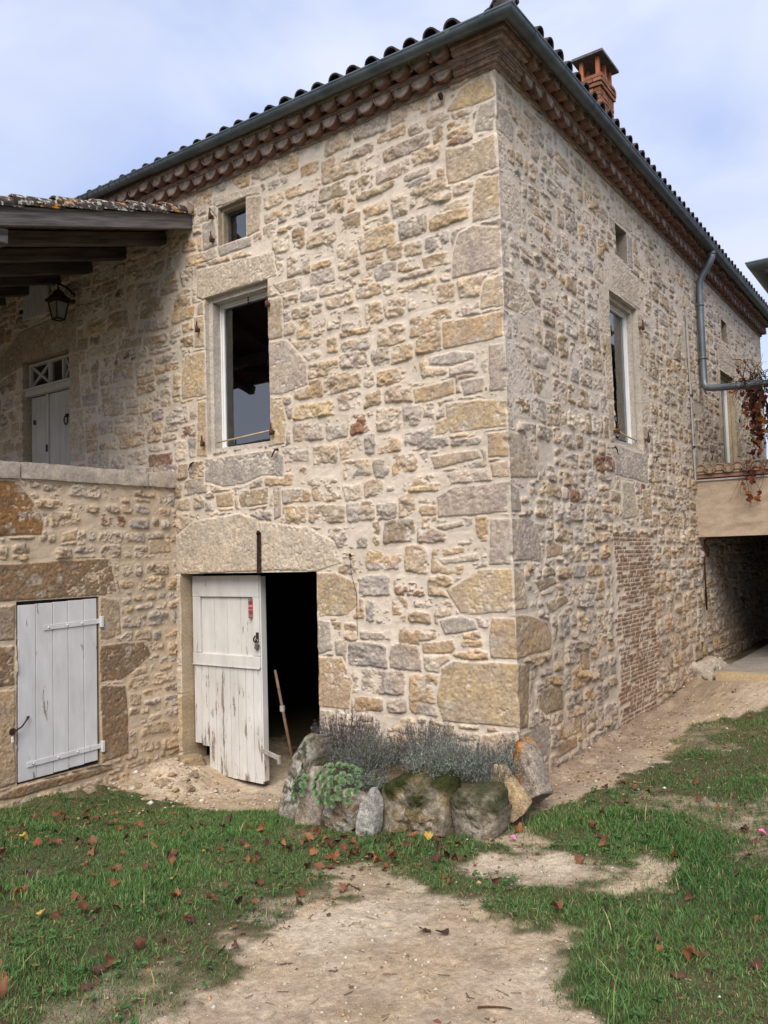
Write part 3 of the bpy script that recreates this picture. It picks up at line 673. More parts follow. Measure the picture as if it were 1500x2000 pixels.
q.box((lx-.005, DY-.016, lz+.05), (.035, .006, .10), 0); q.tube([(lx-.02, DY-.03, lz+.07), (lx-.03, DY-.045, lz+.04), (lx-.035, DY-.04, lz+.015), (lx-.02, DY-.03, lz+.0)], .008, 6)
q.build('hasp', M['iron'], door)
q = MB(); q.tube([(lx-.012, DY-.035, lz-.015), (lx-.015, DY-.035, lz+.025), (lx+.005, DY-.035, lz+.035), (lx+.018, DY-.035, lz+.02), (lx+.018, DY-.035, lz-.01)], .005, 6)
q.box((lx+.002, DY-.035, lz-.04), (.05, .022, .058), 0, Matrix.Rotation(.35, 3, 'Y'), bev=.004); q.build('padlock', lockm, door)
# door frame post in the shade and the stone step at the jamb
q = MB(); q.box((-3.955, .19, .70), (.06, .07, 2.0), 0); q.build('door_frame', M['dark_wood'], house)

# ------------------------------------------------------------------ door onto the terrace
bd = MB(); bx0, bx1, by = -6.94, -5.94, .09
bd.box(((bx0+bx1)/2, by-.02, 4.10), (bx1-bx0+.05, .09, .075), 0, bev=.006); bd.box(((bx0+bx1)/2, by-.04, 4.145), (bx1-bx0+.08, .12, .025), 0, bev=.005)
mid = -6.51
for i, (a, c) in enumerate(((bx0, mid-.006), (mid+.006, bx1))):
    k = 4 if i == 0 else 5
    for j in range(k):
        u, v = a+(c-a)*j/k, a+(c-a)*(j+1)/k; bd.box(((u+v)/2, by+.02+.012*(i == 0), 3.03), (v-u-.004, .03, 2.04), 0, bev=.003)
bd.box((mid-.02, by-.004, 3.03), (.045, .03, 2.04), 0, bev=.003)
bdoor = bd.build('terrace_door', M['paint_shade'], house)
q = MB()
for z in (4.175, 4.475): q.box(((bx0+bx1)/2, by+.01, z), (bx1-bx0, .05, .03), 0)
for x in (bx0+.015, -6.48, -6.18, bx1-.015): q.box((x, by+.01, 4.325), (.028, .05, .27), 0)
for xa, xc in ((bx0+.03, -6.495), (-6.165, bx1-.03)):
    q.bar((xa, by+.012, 4.19), (xc, by+.012, 4.46), .03, .02, 0, up=(0, 1, 0)); q.bar((xa, by+.016, 4.46), (xc, by+.016, 4.19), .03, .02, 0, up=(0, 1, 0))
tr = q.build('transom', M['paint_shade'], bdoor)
q = MB(); q.box(((bx0+bx1)/2, by+.025, 4.325), (bx1-bx0-.04, .004, .28)); q.build('pane', M['glass'], bdoor)
q = MB(); q.tube([(-6.10+.04*math.sin(a), by-.028, 3.66+.055*math.cos(a)) for a in np.linspace(0, 2*PI, 17)], .009, 6); q.box((-6.10, by-.005, 3.72), (.03, .05, .04), 0); q.build('ring_handle', M['iron'], bdoor)
for c_, d_ in (((-6.525, by-.024, 3.35), (.03, .02, .09)), ((-6.525, by-.024, 2.95), (.05, .025, .16)), ((-6.84, by+.0, 3.72), (.035, .02, .06))):
    q = MB(); q.box(c_, d_, 0, bev=.003); q.build('latch', M['rust'], bdoor)
# closed attic shutter under the porch roof
q = MB()
for j in range(4): q.box((-6.88+.075+j*.145, -.035, 5.29), (.141, .028, .50), 0, bev=.003)
sh = q.build('shutter', M['curtain'], house)
for z in (5.44, 5.16):
    q = MB(); q.box((-6.90, -.055, z), (.07, .02, .05), 0, bev=.003); q.build('hinge', M['iron'], sh)

# ------------------------------------------------------------------ eaves
def cornice(axis, length, parent):
    """génoise: two rows of mortar-filled tiles between courses of thin brick, brick only near the corner"""
    q = MB()
    def W3(a, o, z): return (-a, -o, z) if axis == 'L' else (o, a, z)
    ex = (-1, 0, 0) if axis == 'L' else (0, 1, 0); en = (0, -1, 0) if axis == 'L' else (1, 0, 0)
    def brickrow(z0, z1, pr, a0, a1, m=0):
        a = a0
        while a < a1:
            l = min(random.uniform(.19, .27), a1-a)
            if a1-a-l < .05: l = a1-a
            p = pr+random.uniform(-.006, .006); first = a == a0
            e = -pr+.0015 if (first and a0 <= 0) else a+.004
            zz = random.uniform(-.002, .002)+(.0009 if axis == 'R' else 0)
            V = [W3(u, o, z) for z in (z0+.002+zz, z1-.002+zz) for (u, o) in ((e, -.02), (a+l, -.02), (a+l, p), (e, p))]
            q.add(V, [(0, 3, 2, 1), (4, 5, 6, 7), (0, 1, 5, 4), (1, 2, 6, 5), (2, 3, 7, 6), (3, 0, 4, 7)], m); a += l
        V = [W3(u, o, z) for z in ((z0-.003, z1+.003) if axis == 'L' else (z0-.0042, z1+.0018)) for (u, o) in ((a0+(.006-pr if a0 <= 0 else 0), -.03), (a1, -.03), (a1, pr-.008), (a0+(.006-pr if a0 <= 0 else 0), pr-.008))]
        q.add(V, [(0, 3, 2, 1), (4, 5, 6, 7), (0, 1, 5, 4), (1, 2, 6, 5), (2, 3, 7, 6), (3, 0, 4, 7)], 1)
    s_ = 1 if axis == 'L' else -1
    rows = ((5.795, 5.83, .04, None), (5.83, 5.905, .115, 0), (5.905, 5.94, .125, None), (5.94, 6.02, .205, 1), (6.02, 6.05, .215, None))
    for z0, z1, pr, tl in rows:
        if tl is None: brickrow(z0, z1, pr, 0, length)
        else:
            ac = .34 if tl == 0 else .30
            zm = (z0+z1)/2; brickrow(z0, zm, pr-.035, 0, ac); brickrow(zm, z1, pr-.012, 0, ac)
            a = ac+.10; r = .092
            while a < length:
                pj = pr+random.uniform(-.012, .012); zo = z1-.004+random.uniform(-.004, .004); rr = r*random.uniform(.94, 1.06); kk = rr/.092
                o = Vector(W3(a+random.uniform(-.008, .008), pj, zo)); back = tuple(-c for c in en)
                q.arc(o, back, ex, (0, 0, -1), pj+.02, rr, rr-.014, 0, PI, 12, 2, .9)
                # mortar filling
                c = o+Vector(back)*random.uniform(.004, .016); V = [c]+[c+Vector(ex)*math.cos(t)*(rr-.013)+Vector((0, 0, -1))*math.sin(t)*(rr-.013) for t in np.linspace(0, PI, 11)]
                q.add(V, [(0, i, i+1) for i in range(1, 11)], 3 if random.random() > .3 else 1)
                # lime between the tiles
                c = o+Vector(ex)*.10+Vector(back)*.05
                q.add([tuple(c+Vector(ex)*.035*i+Vector((0, 0, -1))*zz) for (i, zz) in ((-1, 0), (1, 0), (.35, .055), (-.35, .055))], [(0, 1, 2, 3)], 1)
                a += .2
    V = [W3(u, o, z) for (u, o, z) in ((-.1, .02, 5.835), (length, .02, 5.835), (length, .02, 6.05), (-.1, .02, 6.05))]; q.add(V, [(0, 1, 2, 3)], 1)
    return q.build('cornice', [M['cornice_brick'], M['tile_mortar'], M['terracotta'], M['tile_mortar']], parent)
cornice('L', 7.6, house); cornice('R', 10.72, house)
# gutter: half round, mitred at the corner
def gutter_path(path, r, th, name, parent, m, seams=()):
    prof = [(math.cos(a), math.sin(a)) for a in np.linspace(PI, 2*PI, 15)]
    P = [Vector(p) for p in path]; V = []; n = len(prof)
    outs = []
    for i, p in enumerate(P):
        d1 = (P[i]-P[i-1]).normalized() if i else (P[1]-P[0]).normalized(); d2 = (P[i+1]-P[i]).normalized() if i+1 < len(P) else d1
        t = ((d1+d2)).normalized(); side = Vector((t.y, -t.x, 0)).normalized(); k = 1/max(.3, side.dot(Vector((d1.y, -d1.x, 0)).normalized()))
        ring = [p+side*k*c*r+Vector((0, 0, s*r)) for c, s in prof]+[p+side*k*c*(r-th)+Vector((0, 0, s*(r-th))) for c, s in reversed(prof)]
        V += ring; outs.append(side*k)
    q = MB(); m2 = 2*n; F = []
    for i in range(len(P)-1):
        for j in range(m2): F.append((i*m2+j, i*m2+(j+1) % m2, (i+1)*m2+(j+1) % m2, (i+1)*m2+j))
    F += [tuple(range(m2-1, -1, -1)), tuple((len(P)-1)*m2+j for j in range(m2))]
    q.add(V, F, 0, False)
    q.tube([p+o*r*.98+Vector((0, 0, .002)) for p, o in zip(P, outs)], .011, 8)
    for sm in seams:
        a, bq, f = sm; p = P[a].lerp(P[bq], f); t = (P[bq]-P[a]).normalized(); sd_ = Vector((t.y, -t.x, 0)).normalized()
        V = []
        for dl in (-.02, .02):
            for c, s in prof: V.append(p+t*dl+sd_*c*(r+.003)+Vector((0, 0, s*(r+.003))))
        q.add(V, [(j, j+1, n+j+1, n+j) for j in range(n-1)])
    o = q.build(name, m, parent)
    for p in o.data.polygons: p.use_smooth = False
    return o
GC = .272
gutter_path([(-7.6, -GC, 6.14), (GC, -GC, 6.035), (GC, 10.95, 6.035)], .060, .004, 'gutter', house, M['zinc'],
            [(0, 1, f) for f in (.13, .36, .50, .62, .735, .85, .935, .975)]+[(1, 2, f) for f in (.035, .09, .15, .24, .33, .42, .51, .6, .69, .78, .87)])
# downpipe
q = MB()
q.tube([(.272, 5.98, 5.99), (.272, 5.98, 5.90), (.22, 5.99, 5.80), (.13, 6.0, 5.68), (.085, 6.0, 5.58), (.08, 6.0, 5.48), (.08, 6.0, 4.22), (.085, 5.99, 4.13), (.12, 5.97, 4.075), (.20, 5.95, 4.055), (.62, 5.90, 4.02), (1.6, 5.8, 3.95)], .048, 12)
dp = q.build('downpipe', M['zinc_pale'], house)
for z in (5.26, 4.50):
    q = MB(); q.tube([(.08, 6.0, z-.014), (.08, 6.0, z+.014)], .055, 12); q.bar((.02, 5.99, z), (.08, 5.96, z), .02, .02, 0); q.build('collar', M['zinc_pale'], dp)
q = MB(); q.tube([(.272, 5.98, 5.965), (.272, 5.98, 5.935)], .054, 12); q.build('collar', M['zinc_pale'], dp)
q = MB(); q.bar((.035, 5.47, 2.74), (.035, 5.42, 5.05), .024, .018, 0, up=(1, 0, 0)); q.build('cable_conduit', M['grey_plastic'], house)
for z in (3.9, 3.2):
    q = MB(); q.bar((.03, 5.45, z), (.055, 5.45, z), .06, .02, 0); q.build('conduit_clip', M['iron'], house)

# ------------------------------------------------------------------ roof
PT = .30
roof = MB()
EV = .27; ZE = 6.03
def rz(d): return ZE+PT*(d+EV)             # d = distance inwards from the wall plane
D5 = 5.0
roof.add([(-10, -EV, rz(-EV)), (EV, -EV, rz(-EV)), (-D5, D5, rz(D5)), (-10, D5, rz(D5))], [(0, 1, 2, 3)], 0)
roof.add([(EV, -EV, rz(-EV)), (EV, 10.98, rz(-EV)), (-D5, 10.98-D5-EV, rz(D5)), (-D5, D5, rz(D5))], [(0, 1, 2, 3)], 0)
def tile_run(p0, dirn, L, r0_, side, m=1):
    """overlapping canal cover tiles from the eave up the slope"""
    d = Vector(dirn).normalized(); p = Vector(p0); up = Vector(side).cross(d).normalized()
    if up.z < 0: up = -up
    a = 0
    while a < L:
        o = p+d*a+up*(.012+random.uniform(-.004, .006))+Vector(side)*random.uniform(-.006, .006)
        roof.arc(o, (d*.42-up*.022).normalized(), side, up, .42, r0_*random.uniform(.95, 1.04), r0_-.014, 0, PI, 9, m, .86); a += .33
x = -.20
while x > -9: tile_run((x, -EV-.05, ZE+.012), (0, 1, PT), min(1.9, abs(x)+.25), .073, (1, 0, 0)); x -= .2
y = .20
while y < 10.9: tile_run((EV+.05, y, ZE+.012), (-1, 0, PT), min(1.9, y+.25), .073, (0, 1, 0)); y += .2
tile_run((EV-.02, -EV+.02, ZE+.07), (-1, 1, PT), 3.4, .10, (.7071, .7071, 0))
for i in range(14):                         # lumps of mortar bedding the hip
    a = .04+i*.16; roof.box((EV-a-random.uniform(-.05, .05), -EV+a+random.uniform(-.05, .05), ZE+.05+PT*a), (.16, .16, .10), 2, Matrix.Rotation(random.uniform(0, 3), 3, 'Z'), jit=.03)
roof.build('roof', [M['roof_tile'], M['roof_tile'], M['roof_tile']], house)
# chimney
cx0, cx1, cy0, cy1, ct = -1.09, -.80, 4.80, 5.33, 8.36
q = MB(); z = 6.2; k = 0
while z < ct:
    pj = .035 if z > ct-.10 else (.02 if z > ct-.17 else 0)
    for (a, bq, fx, ax) in ((cx0, cx1, cy0, 'x'), (cx0, cx1, cy1, 'x'), (cy0, cy1, cx1, 'y'), (cy0, cy1, cx0, 'y')):
        u = a-(.1 if k % 2 else 0)
        while u < bq:
            l = .2; e0, e1 = max(a-pj, u+.005), min(bq+pj, u+l-.005)
            if e1-e0 > .03:
                sg = 1 if fx in (cx1, cy1) else -1; c = (e0+e1)/2; w = fx+sg*(pj-.03+random.uniform(-.004, .004))
                q.box((c, w, z+.024) if ax == 'x' else (w, c, z+.024), (e1-e0, .07, .046) if ax == 'x' else (.07, e1-e0, .046), random.choice([0, 0, 1]), jit=.003)
            u += l
    z += .058; k += 1
q.box(((cx0+cx1)/2, (cy0+cy1)/2, (6.1+ct)/2), (cx1-cx0-.03, cy1-cy0-.03, ct-6.1), 2)
q.box(((cx0+cx1)/2, (cy0+cy1)/2, ct+.012), (cx1-cx0+.06, cy1-cy0+.06, .03), 2, jit=.01)
ch = q.build('chimney', [simple('old_brick', (.17, .07, .04), (.30, .13, .075), 8, .9), simple('orange_brick', (.28, .12, .05), (.36, .17, .08), 8, .9), simple('grey_lime', (.14, .105, .075), (.27, .22, .15), 20, .95)], house)
clay = simple('fired_clay', (.36, .11, .055), (.42, .15, .07), 9, .8)
for x in (cx0+.03, cx1-.03):
    for y in (cy0+.035, (cy0+cy1)/2+.02, cy1-.035):
        q = MB(); q.box((x, y, ct+.16), (.05, .055, .28), 0, bev=.003); q.build('chimney_post', clay, ch)
q = MB(); q.box(((cx0+cx1)/2, (cy0+cy1)/2, ct+.322), (cx1-cx0+.16, cy1-cy0+.14, .04), 0, bev=.004); q.build('chimney_cap', simple('slate_cap', (.07, .07, .075), (.14, .14, .14), 9, .7), ch)
# ------------------------------------------------------------------ terrace wall with its hatch
TX = -4.0
terr = thing('terrace_wall', 'rough tan stone terrace wall with grey coping, left of the cellar door', 'wall', (TX, -1.0, -.3))
def F_T(s, t, h): return np.stack([TX+h, s, t], -1)
def dirt_T(s, t, C, H):
    k = (sst(.3, -.2, t+.3*fbm(s*2, t*2, 61, 3))*.35)[..., None]
    return C*(1-k)+k*np.array((.30, .22, .14)), H
masonry('wall', F_T, np.arange(-4.4, .0201, .0095), np.arange(-.6, 2.66, .0095), TERRACE_STONES, [(-1.81, -.965, -.07, 1.54, [(0, 0), (0, .07)], (.27, .19, .11))], 303, terr,
        mortar=(.57, .465, .345), mortar2=(.50, .40, .285), style=dict(h=(.08, .18), w=(.11, .32), gap=.006, prot=(.009, .022), rough=.018, round=80, jit=.22),
        chance=[.22, .12, .12, .12, .06, .22, .06, .01, .06], patches=dirt_T)
q = MB(); quad = None
q.add([(TX-.3, -4.4, -.6), (TX-.3, .0, -.6), (TX-.3, 0, 2.64), (TX-.3, -4.4, 2.64)], [(0, 1, 2, 3)])
q.add([(TX, -4.4, -.6), (TX-.3, -4.4, -.6), (TX-.3, -4.4, 2.64), (TX, -4.4, 2.64)], [(0, 1, 2, 3)])
q.add([(TX-.3, -4.4, -.6), (-8.2, -4.4, -.6), (-8.2, -4.4, 2.8), (TX-.3, -4.4, 2.8)], [(0, 1, 2, 3)])  # unseen front parapet, added to cut the light under the porch
q.build('backing', M['tile_mortar'], terr)
def stone_block(c, d, seed, base, spread, sub=.03, amp=.006, rnd=.012):
    """a cut stone: box with worn edges and a rough face; vertices carry its colour"""
    hx, hy, hz = [v/2 for v in d]; V = []; F = []
    def face(o, u, v, nu, nv):
        b0 = len(V)
        for j in range(nv+1):
            for i in range(nu+1): V.append(np.array(o)+np.array(u)*i/nu+np.array(v)*j/nv)
        for j in range(nv):
            for i in range(nu): a = b0+j*(nu+1)+i; F.append((a, a+1, a+nu+2, a+nu+1))
    n = [max(2, int(v/sub)) for v in d]
    face((-hx, -hy, -hz), (2*hx, 0, 0), (0, 0, 2*hz), n[0], n[2]); face((hx, hy, -hz), (-2*hx, 0, 0), (0, 0, 2*hz), n[0], n[2])
    face((hx, -hy, -hz), (0, 2*hy, 0), (0, 0, 2*hz), n[1], n[2]); face((-hx, hy, -hz), (0, -2*hy, 0), (0, 0, 2*hz), n[1], n[2])
    face((-hx, -hy, hz), (2*hx, 0, 0), (0, 2*hy, 0), n[0], n[1]); face((-hx, hy, -hz), (2*hx, 0, 0), (0, -2*hy, 0), n[0], n[1])
    V = np.array(V); inner = np.array([hx, hy, hz])-rnd; q_ = np.clip(V, -inner, inner); dlt = V-q_; ln = np.linalg.norm(dlt, axis=1, keepdims=True)
    V = q_+dlt/np.maximum(ln, 1e-6)*rnd
    nn = dlt/np.maximum(ln, 1e-6); wv = V+np.array(c)
    V = V+nn*(amp*fbm3(wv*9, seed, 3)+amp*1.4*fbm3(wv*28, seed+1, 2))[:, None]
    f = sst(-.3, .3, fbm3(wv*6, seed+2, 4))[:, None]; f2 = sst(.05, .3, fbm3(wv*14, seed+3, 4))[:, None]
    C = np.array(base)*(1-f)+np.array(spread)*f; C = C*(1-f2*.5)+f2*.5*np.array((.20, .18, .17))
    return V+np.array(c), np.array(F), C
def blocks(name, L, parent, m='attr'):
    Vs, Fs, Cs, b0 = [], [], [], 0
    for a in L:
        V, F, C = stone_block(*a); Vs.append(V); Fs.append(F+b0); Cs.append(C); b0 += len(V)
    return link(name, np_mesh(name, np.concatenate(Vs), np.concatenate(Fs), None, np.concatenate(Cs)), M[m], parent)
cb = [((TX-.14, -.185, 2.725), (.36, .37, .155), 1, (.50, .43, .35), (.42, .36, .29)), ((TX-.14, -1.075, 2.72), (.37, 1.40, .155), 2, (.46, .40, .33), (.36, .31, .26)),
      ((TX-.14, -2.4, 2.715), (.37, 1.23, .16), 3, (.45, .39, .32), (.36, .31, .26)), ((TX-.14, -3.7, 2.715), (.37, 1.35, .16), 4, (.33, .31, .29), (.26, .24, .23))]
blocks('coping', cb, terr)
# the hatch: five boards on two strap hinges, its foot cut along the slope
h = MB(); ys = [-1.795, -1.622, -1.452, -1.295, -1.13, -.985]
for i in range(5):
    a, c = ys[i]+.0025, ys[i+1]-.0025; zb = [-.055, -.05, -.045, -.04, -.035][i]+random.uniform(-.006, .006); zt = 1.505+.004*i
    h.box((TX-.012, (a+c)/2, (zb+zt)/2), (.03, c-a, zt-zb), 0, bev=.003)
h.box((TX-.03, -1.39, .3), (.02, .74, .1), 0); h.box((TX-.03, -1.39, 1.2), (.02, .74, .1), 0)
hatch = h.build('hatch_door', M['paint_hatch'], terr)
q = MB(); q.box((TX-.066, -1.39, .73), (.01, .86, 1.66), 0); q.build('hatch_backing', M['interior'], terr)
for z, y0 in ((1.285, -1.55), (.085, -1.72)):
    q = MB(); q.bar((TX+.012, y0, z), (TX+.012, -.955, z+.015), .007, .046, 0, up=(0, 0, 1), bev=.002)
    q.bar((TX+.022, -.945, z-.045), (TX+.022, -.945, z+.06), .03, .034, 0, up=(1, 0, 0), bev=.003)
    for f in (.08, .4, .66): q.tube([(TX+.012, y0+(-.955-y0)*f, z+.015*f), (TX+.024, y0+(-.955-y0)*f, z+.015*f)], [.012, .007], 8)
    q.build('strap_hinge', M['paint_hatch'], hatch)
q = MB(); q.tube([(TX+.0, -1.705, .50), (TX+.035, -1.71, .515), (TX+.045, -1.78, .44), (TX+.05, -1.86, .41)], [.012, .008, .007, .009], 7); q.box((TX+.03, -1.865, .41), (.04, .035, .05), 0, jit=.004)
q.build('hook_latch', M['iron'], hatch)
q = MB(); q.box((TX+.045, -1.872, .345), (.012, .014, .05), 0); q.build('latch_tag', M['white_pvc'], hatch)
q = MB(); q.add([(-8.2, -4.4, 2.0), (TX-.3, -4.4, 2.0), (TX-.3, -.03, 2.0), (-8.2, -.03, 2.0)], [(0, 1, 2, 3)]); q.build('terrace_floor', M['tile_mortar'], terr)

# ------------------------------------------------------------------ porch roof over the terrace
porch = thing('porch_roof', 'dark timber lean-to porch roof edged with lichen-spotted tiles', 'porch roof', (-3.7, -1.5, 4.9))
SL = .304
def pz(y, z0): return z0+SL*y
q = MB(); q.bar((-3.665, -.005, 5.505), (-3.665, -3.0, pz(-3.0, 5.505)), .05, .165, 0, bev=.006); q.build('verge_board', M['dark_wood_side'], porch)
for i, x in enumerate((-4.12, -4.82, -5.48, -6.12, -6.78, -7.4)):
    q = MB(); q.bar((x, -.0, 5.435+random.uniform(-.01, .01)), (x, -3.0, pz(-3.0, 5.435)+random.uniform(-.01, .01)), .11, .13, 0, bev=.008); q.build('rafter', M['dark_wood'], porch)
q = MB()
for k in range(9):
    y0, y1 = -.32*k-.01, -.32*(k+1)+.004
    q.add([(-8.2, y0, pz(y0, 5.512)), (-3.68, y0, pz(y0, 5.512)), (-3.68, y1, pz(y1, 5.512)), (-8.2, y1, pz(y1, 5.512)), (-8.2, y0, pz(y0, 5.54)), (-3.68, y0, pz(y0, 5.54)), (-3.68, y1, pz(y1, 5.54)), (-8.2, y1, pz(y1, 5.54))], [(0, 1, 2, 3), (4, 7, 6, 5), (0, 4, 5, 1), (3, 2, 6, 7)])
q.build('roof_boards', simple('reddish_roof_board', (.055, .030, .024), (.12, .062, .048), 9, .9), porch)
lm = NT('lichen_tile'); fa = lm.noise(22, 5, .6); fb = lm.noise(9, 4, .6)
cl = lm.mix(lm.ramp(lm.noise(13, 4, .6), .4, .6), (.030, .026, .026), (.085, .062, .050))
cl = lm.mix(lm.ramp(fa, .53, .60), cl, (.40, .40, .35)); fo = lm.noise(6, 3, .6)
cl = lm.mix(lm.ramp(fo, .585, .63), cl, (.42, .19, .035)); lm.col(cl); lm.bump(lm.noise(30, 4), .012, .8); lm.set(.95, 0, .1)
q = MB(); y = -.02
k = 0
while y > -2.75:
    d = Vector((0, -1, -SL)).normalized(); o = Vector((-3.70, y+.08, pz(y+.08, 5.575)+.012)); rr = .088*random.uniform(.95, 1.05)
    q.arc(o, (d*.5+Vector((0, 0, .030))).normalized(), (1, 0, 0), (0, 0, 1), .50, rr, rr-.016, -.15, PI+.1, 10, 0, 1.14)
    for xx in np.arange(-3.92, -8.2, -.215): q.arc(o+Vector((xx+3.70, 0, random.uniform(-.006, .01))), (d*.5+Vector((0, 0, .03))).normalized(), (1, 0, 0), (0, 0, 1), .50, .088, .074, 0, PI, 7, 0, 1.1)
    y -= .40; k += 1
q.add([(-8.2, -.01, 5.56), (-3.66, -.01, 5.56), (-3.66, -3.05, pz(-3.05, 5.56)), (-8.2, -3.05, pz(-3.05, 5.56))], [(0, 1, 2, 3)])
q.build('tile_covering', lm.m, porch)
q = MB(); q.add([(-3.62, .005, 5.60), (-3.85, .005, 5.70), (-3.85, -.16, 5.66), (-3.62, -.12, 5.56)], [(0, 1, 2, 3)]); q.box((-3.74, -.05, 5.63), (.26, .10, .10), 0, jit=.02); q.build('mortar_flashing', simple('pinkish_lime', (.34, .24, .19), (.45, .35, .28), 15, .95), porch)
q = MB(); q.bar((-3.70, -2.11, 4.715), (-8.2, -2.11, 4.715), .15, .14, 0, bev=.01); q.build('purlin', M['dark_wood_side'], porch)
q = MB(); q.add([(-8.15, -3.0, -.5), (-8.15, -.02, -.5), (-8.15, -.02, 5.5), (-8.15, -3.0, 4.5)], [(0, 1, 2, 3)]); q.build('added_shade_wall', M['tile_mortar'], terr)  # unseen wall at the porch end, added to darken the porch
for x in (-4.15, -7.9):
    q = MB(); q.box((x, -2.22, 3.72), (.16, .16, 1.85), 0, bev=.01); q.build('post', M['dark_wood'], porch)
    sg = -1 if x > -5 else 1; q = MB(); P_ = [(x+sg*(.06+1.25*(1-math.cos(a))), -2.2, 3.35+1.27*math.sin(a)) for a in np.linspace(0, PI/2, 9)]
    for a_, c_ in zip(P_, P_[1:]): q.bar(a_, c_, .10, .13, 0, up=(0, 1, 0))
    q.build('curved_brace', M['dark_wood'], porch)

# ------------------------------------------------------------------ lantern
lan = thing('wall_lantern', 'black framed coach lantern hanging beneath the porch roof above the terrace door', 'lantern', (-5.77, -.24, 4.7))
LX, LY, LZ = -5.77, -.24, 4.76
q = MB(); q.tube([(LX-.05, .0, 5.18), (LX-.05, -.10, 5.24), (LX, LY, 5.24), (LX, LY, 5.16)], .014, 6); q.box((LX-.05, -.01, 5.16), (.07, .02, .2), 0); q.tube([(LX-.12, LY+.02, 5.10), (LX-.12, LY+.02, 5.34)], .006, 5); q.build('bracket', M['iron'], lan)
fr = MB(); hb, ht = .050, .083; zb, zt = LZ+.04, LZ+.25
def ring(hw, z, w): 
    for a, c in (((-hw, -hw), (hw, -hw)), ((hw, -hw), (hw, hw)), ((hw, hw), (-hw, hw)), ((-hw, hw), (-hw, -hw))): fr.bar((LX+a[0], LY+a[1], z), (LX+c[0], LY+c[1], z), w, w, 0)
ring(hb, zb, .018); ring(ht, zt, .022); ring(ht+.02, zt+.02, .022)
for sx in (-1, 1):
    for sy in (-1, 1): fr.bar((LX+sx*hb, LY+sy*hb, zb), (LX+sx*ht, LY+sy*ht, zt), .014, .014, 0)
fr.build('frame', M['iron'], lan)
q = MB(); V = [(LX+sx*hw, LY+sy*hw, z) for hw, z in ((ht+.03, zt+.025), (.05, zt+.095), (.045, zt+.12), (.02, zt+.15)) for sx, sy in ((-1, -1), (1, -1), (1, 1), (-1, 1))]
q.add(V, [(4*k+i, 4*k+(i+1) % 4, 4*k+4+(i+1) % 4, 4*k+4+i) for k in range(3) for i in range(4)]+[(12, 13, 14, 15), (3, 2, 1, 0)]); q.build('cap', M['iron'], lan)
q = MB(); V = [(LX+sx*hw, LY+sy*hw, z) for hw, z in ((hb-.004, zb+.004), (ht-.006, zt-.004)) for sx, sy in ((-1, -1), (1, -1), (1, 1), (-1, 1))]
q.add(V, [(i, (i+1) % 4, 4+(i+1) % 4, 4+i) for i in range(4)]+[(3, 2, 1, 0)]); q.build('frosted_glass', simple('frosted_pane', (.20, .18, .15), (.27, .24, .20), 12, .4, bump=None), lan)

# ------------------------------------------------------------------ covered passage on the right
ann = thing('passage_annex', 'beige rendered beam with a tiled edge spanning the dark passage', 'annex', (2.0, 5.6, 2.0))
rm = NT('swept_render'); f = rm.noise(7, 5, .6, stretch=(1, 1, 1.6)); rm.col(rm.mix(rm.ramp(f, .35, .68), (.40, .305, .22), (.50, .395, .295))); rm.bump(rm.noise(26, 5, .7, dist=1.5, stretch=(1, 1, .7)), .016, .8); rm.set(.95, 0, .1)
ay = 5.55; nx, nz = 150, 40
X, Z = np.meshgrid(np.linspace(.0, 3.4, nx), np.linspace(1.985, 2.738, nz))
Hh = .006*fbm(X*6+Z*4, Z*22-X*8, 5, 3)+.01*fbm(X*2, Z*2, 6, 2)+.006*np.exp(-((X-.62)/.1)**2-((Z-2.17)/.05)**2)*4
V = np.stack([X, ay-Hh, Z], -1).reshape(-1, 3); idx = np.arange(nx*nz).reshape(nz, nx)
link('beam', np_mesh('beam', V, np.stack([idx[:-1, :-1], idx[:-1, 1:], idx[1:, 1:], idx[1:, :-1]], -1).reshape(-1, 4)), rm.m, ann)
q = MB(); q.add([(0, ay, 1.985), (3.4, ay, 1.985), (3.4, ay+.3, 1.985), (0, ay+.3, 1.985)], [(0, 3, 2, 1)]); q.add([(0, ay+.3, 1.985), (3.4, ay+.3, 1.985), (3.4, ay+.3, 2.2), (0, ay+.3, 2.2)], [(0, 1, 2, 3)])
q.add([(0, ay+.3, 2.2), (3.4, ay+.3, 2.2), (3.4, 12.5, 2.2), (0, 12.5, 2.2)], [(0, 3, 2, 1)]); q.add([(.02, 12.5, -.2), (3.4, 12.5, -.2), (3.4, 12.5, 3), (.02, 12.5, 3)], [(0, 1, 2, 3)])
q.add([(1.5, ay+.02, -.2), (1.5, 12.5, -.2), (1.5, 12.5, 2.1), (1.5, ay+.02, 2.1)], [(0, 1, 2, 3)])  # unseen side wall, added close in to keep sky light out of the passage
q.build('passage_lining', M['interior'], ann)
q = MB(); q.box((2.45, ay+.17, .9), (1.9, .26, 2.165), 0); q.build('pier', rm.m, ann)
q = MB(); q.box((1.7, ay-.012, 2.748), (3.4, .025, .022), 0); q.build('trim_strip', M['grey_plastic'], ann)
q = MB(); q.box((1.7, ay-.02, 2.80), (3.4, .05, .055), 0, bev=.004); q.build('eaves_board', simple('faded_red_board', (.22, .105, .075), (.34, .19, .145), 6, .85, stretch=(.5, 4, 4)), ann)
q = MB(); tm = NT('weathered_canal_tile'); f = tm.noise(9, 5, .65); c_ = tm.mix(tm.ramp(f, .35, .65), (.20, .13, .085), (.34, .25, .18)); c_ = tm.mix(tm.ramp(tm.noise(16, 4), .54, .66), c_, (.075, .07, .05)); tm.col(c_); tm.bump(tm.noise(50, 3), .003); tm.set(.9, 0, .15)
x = .11
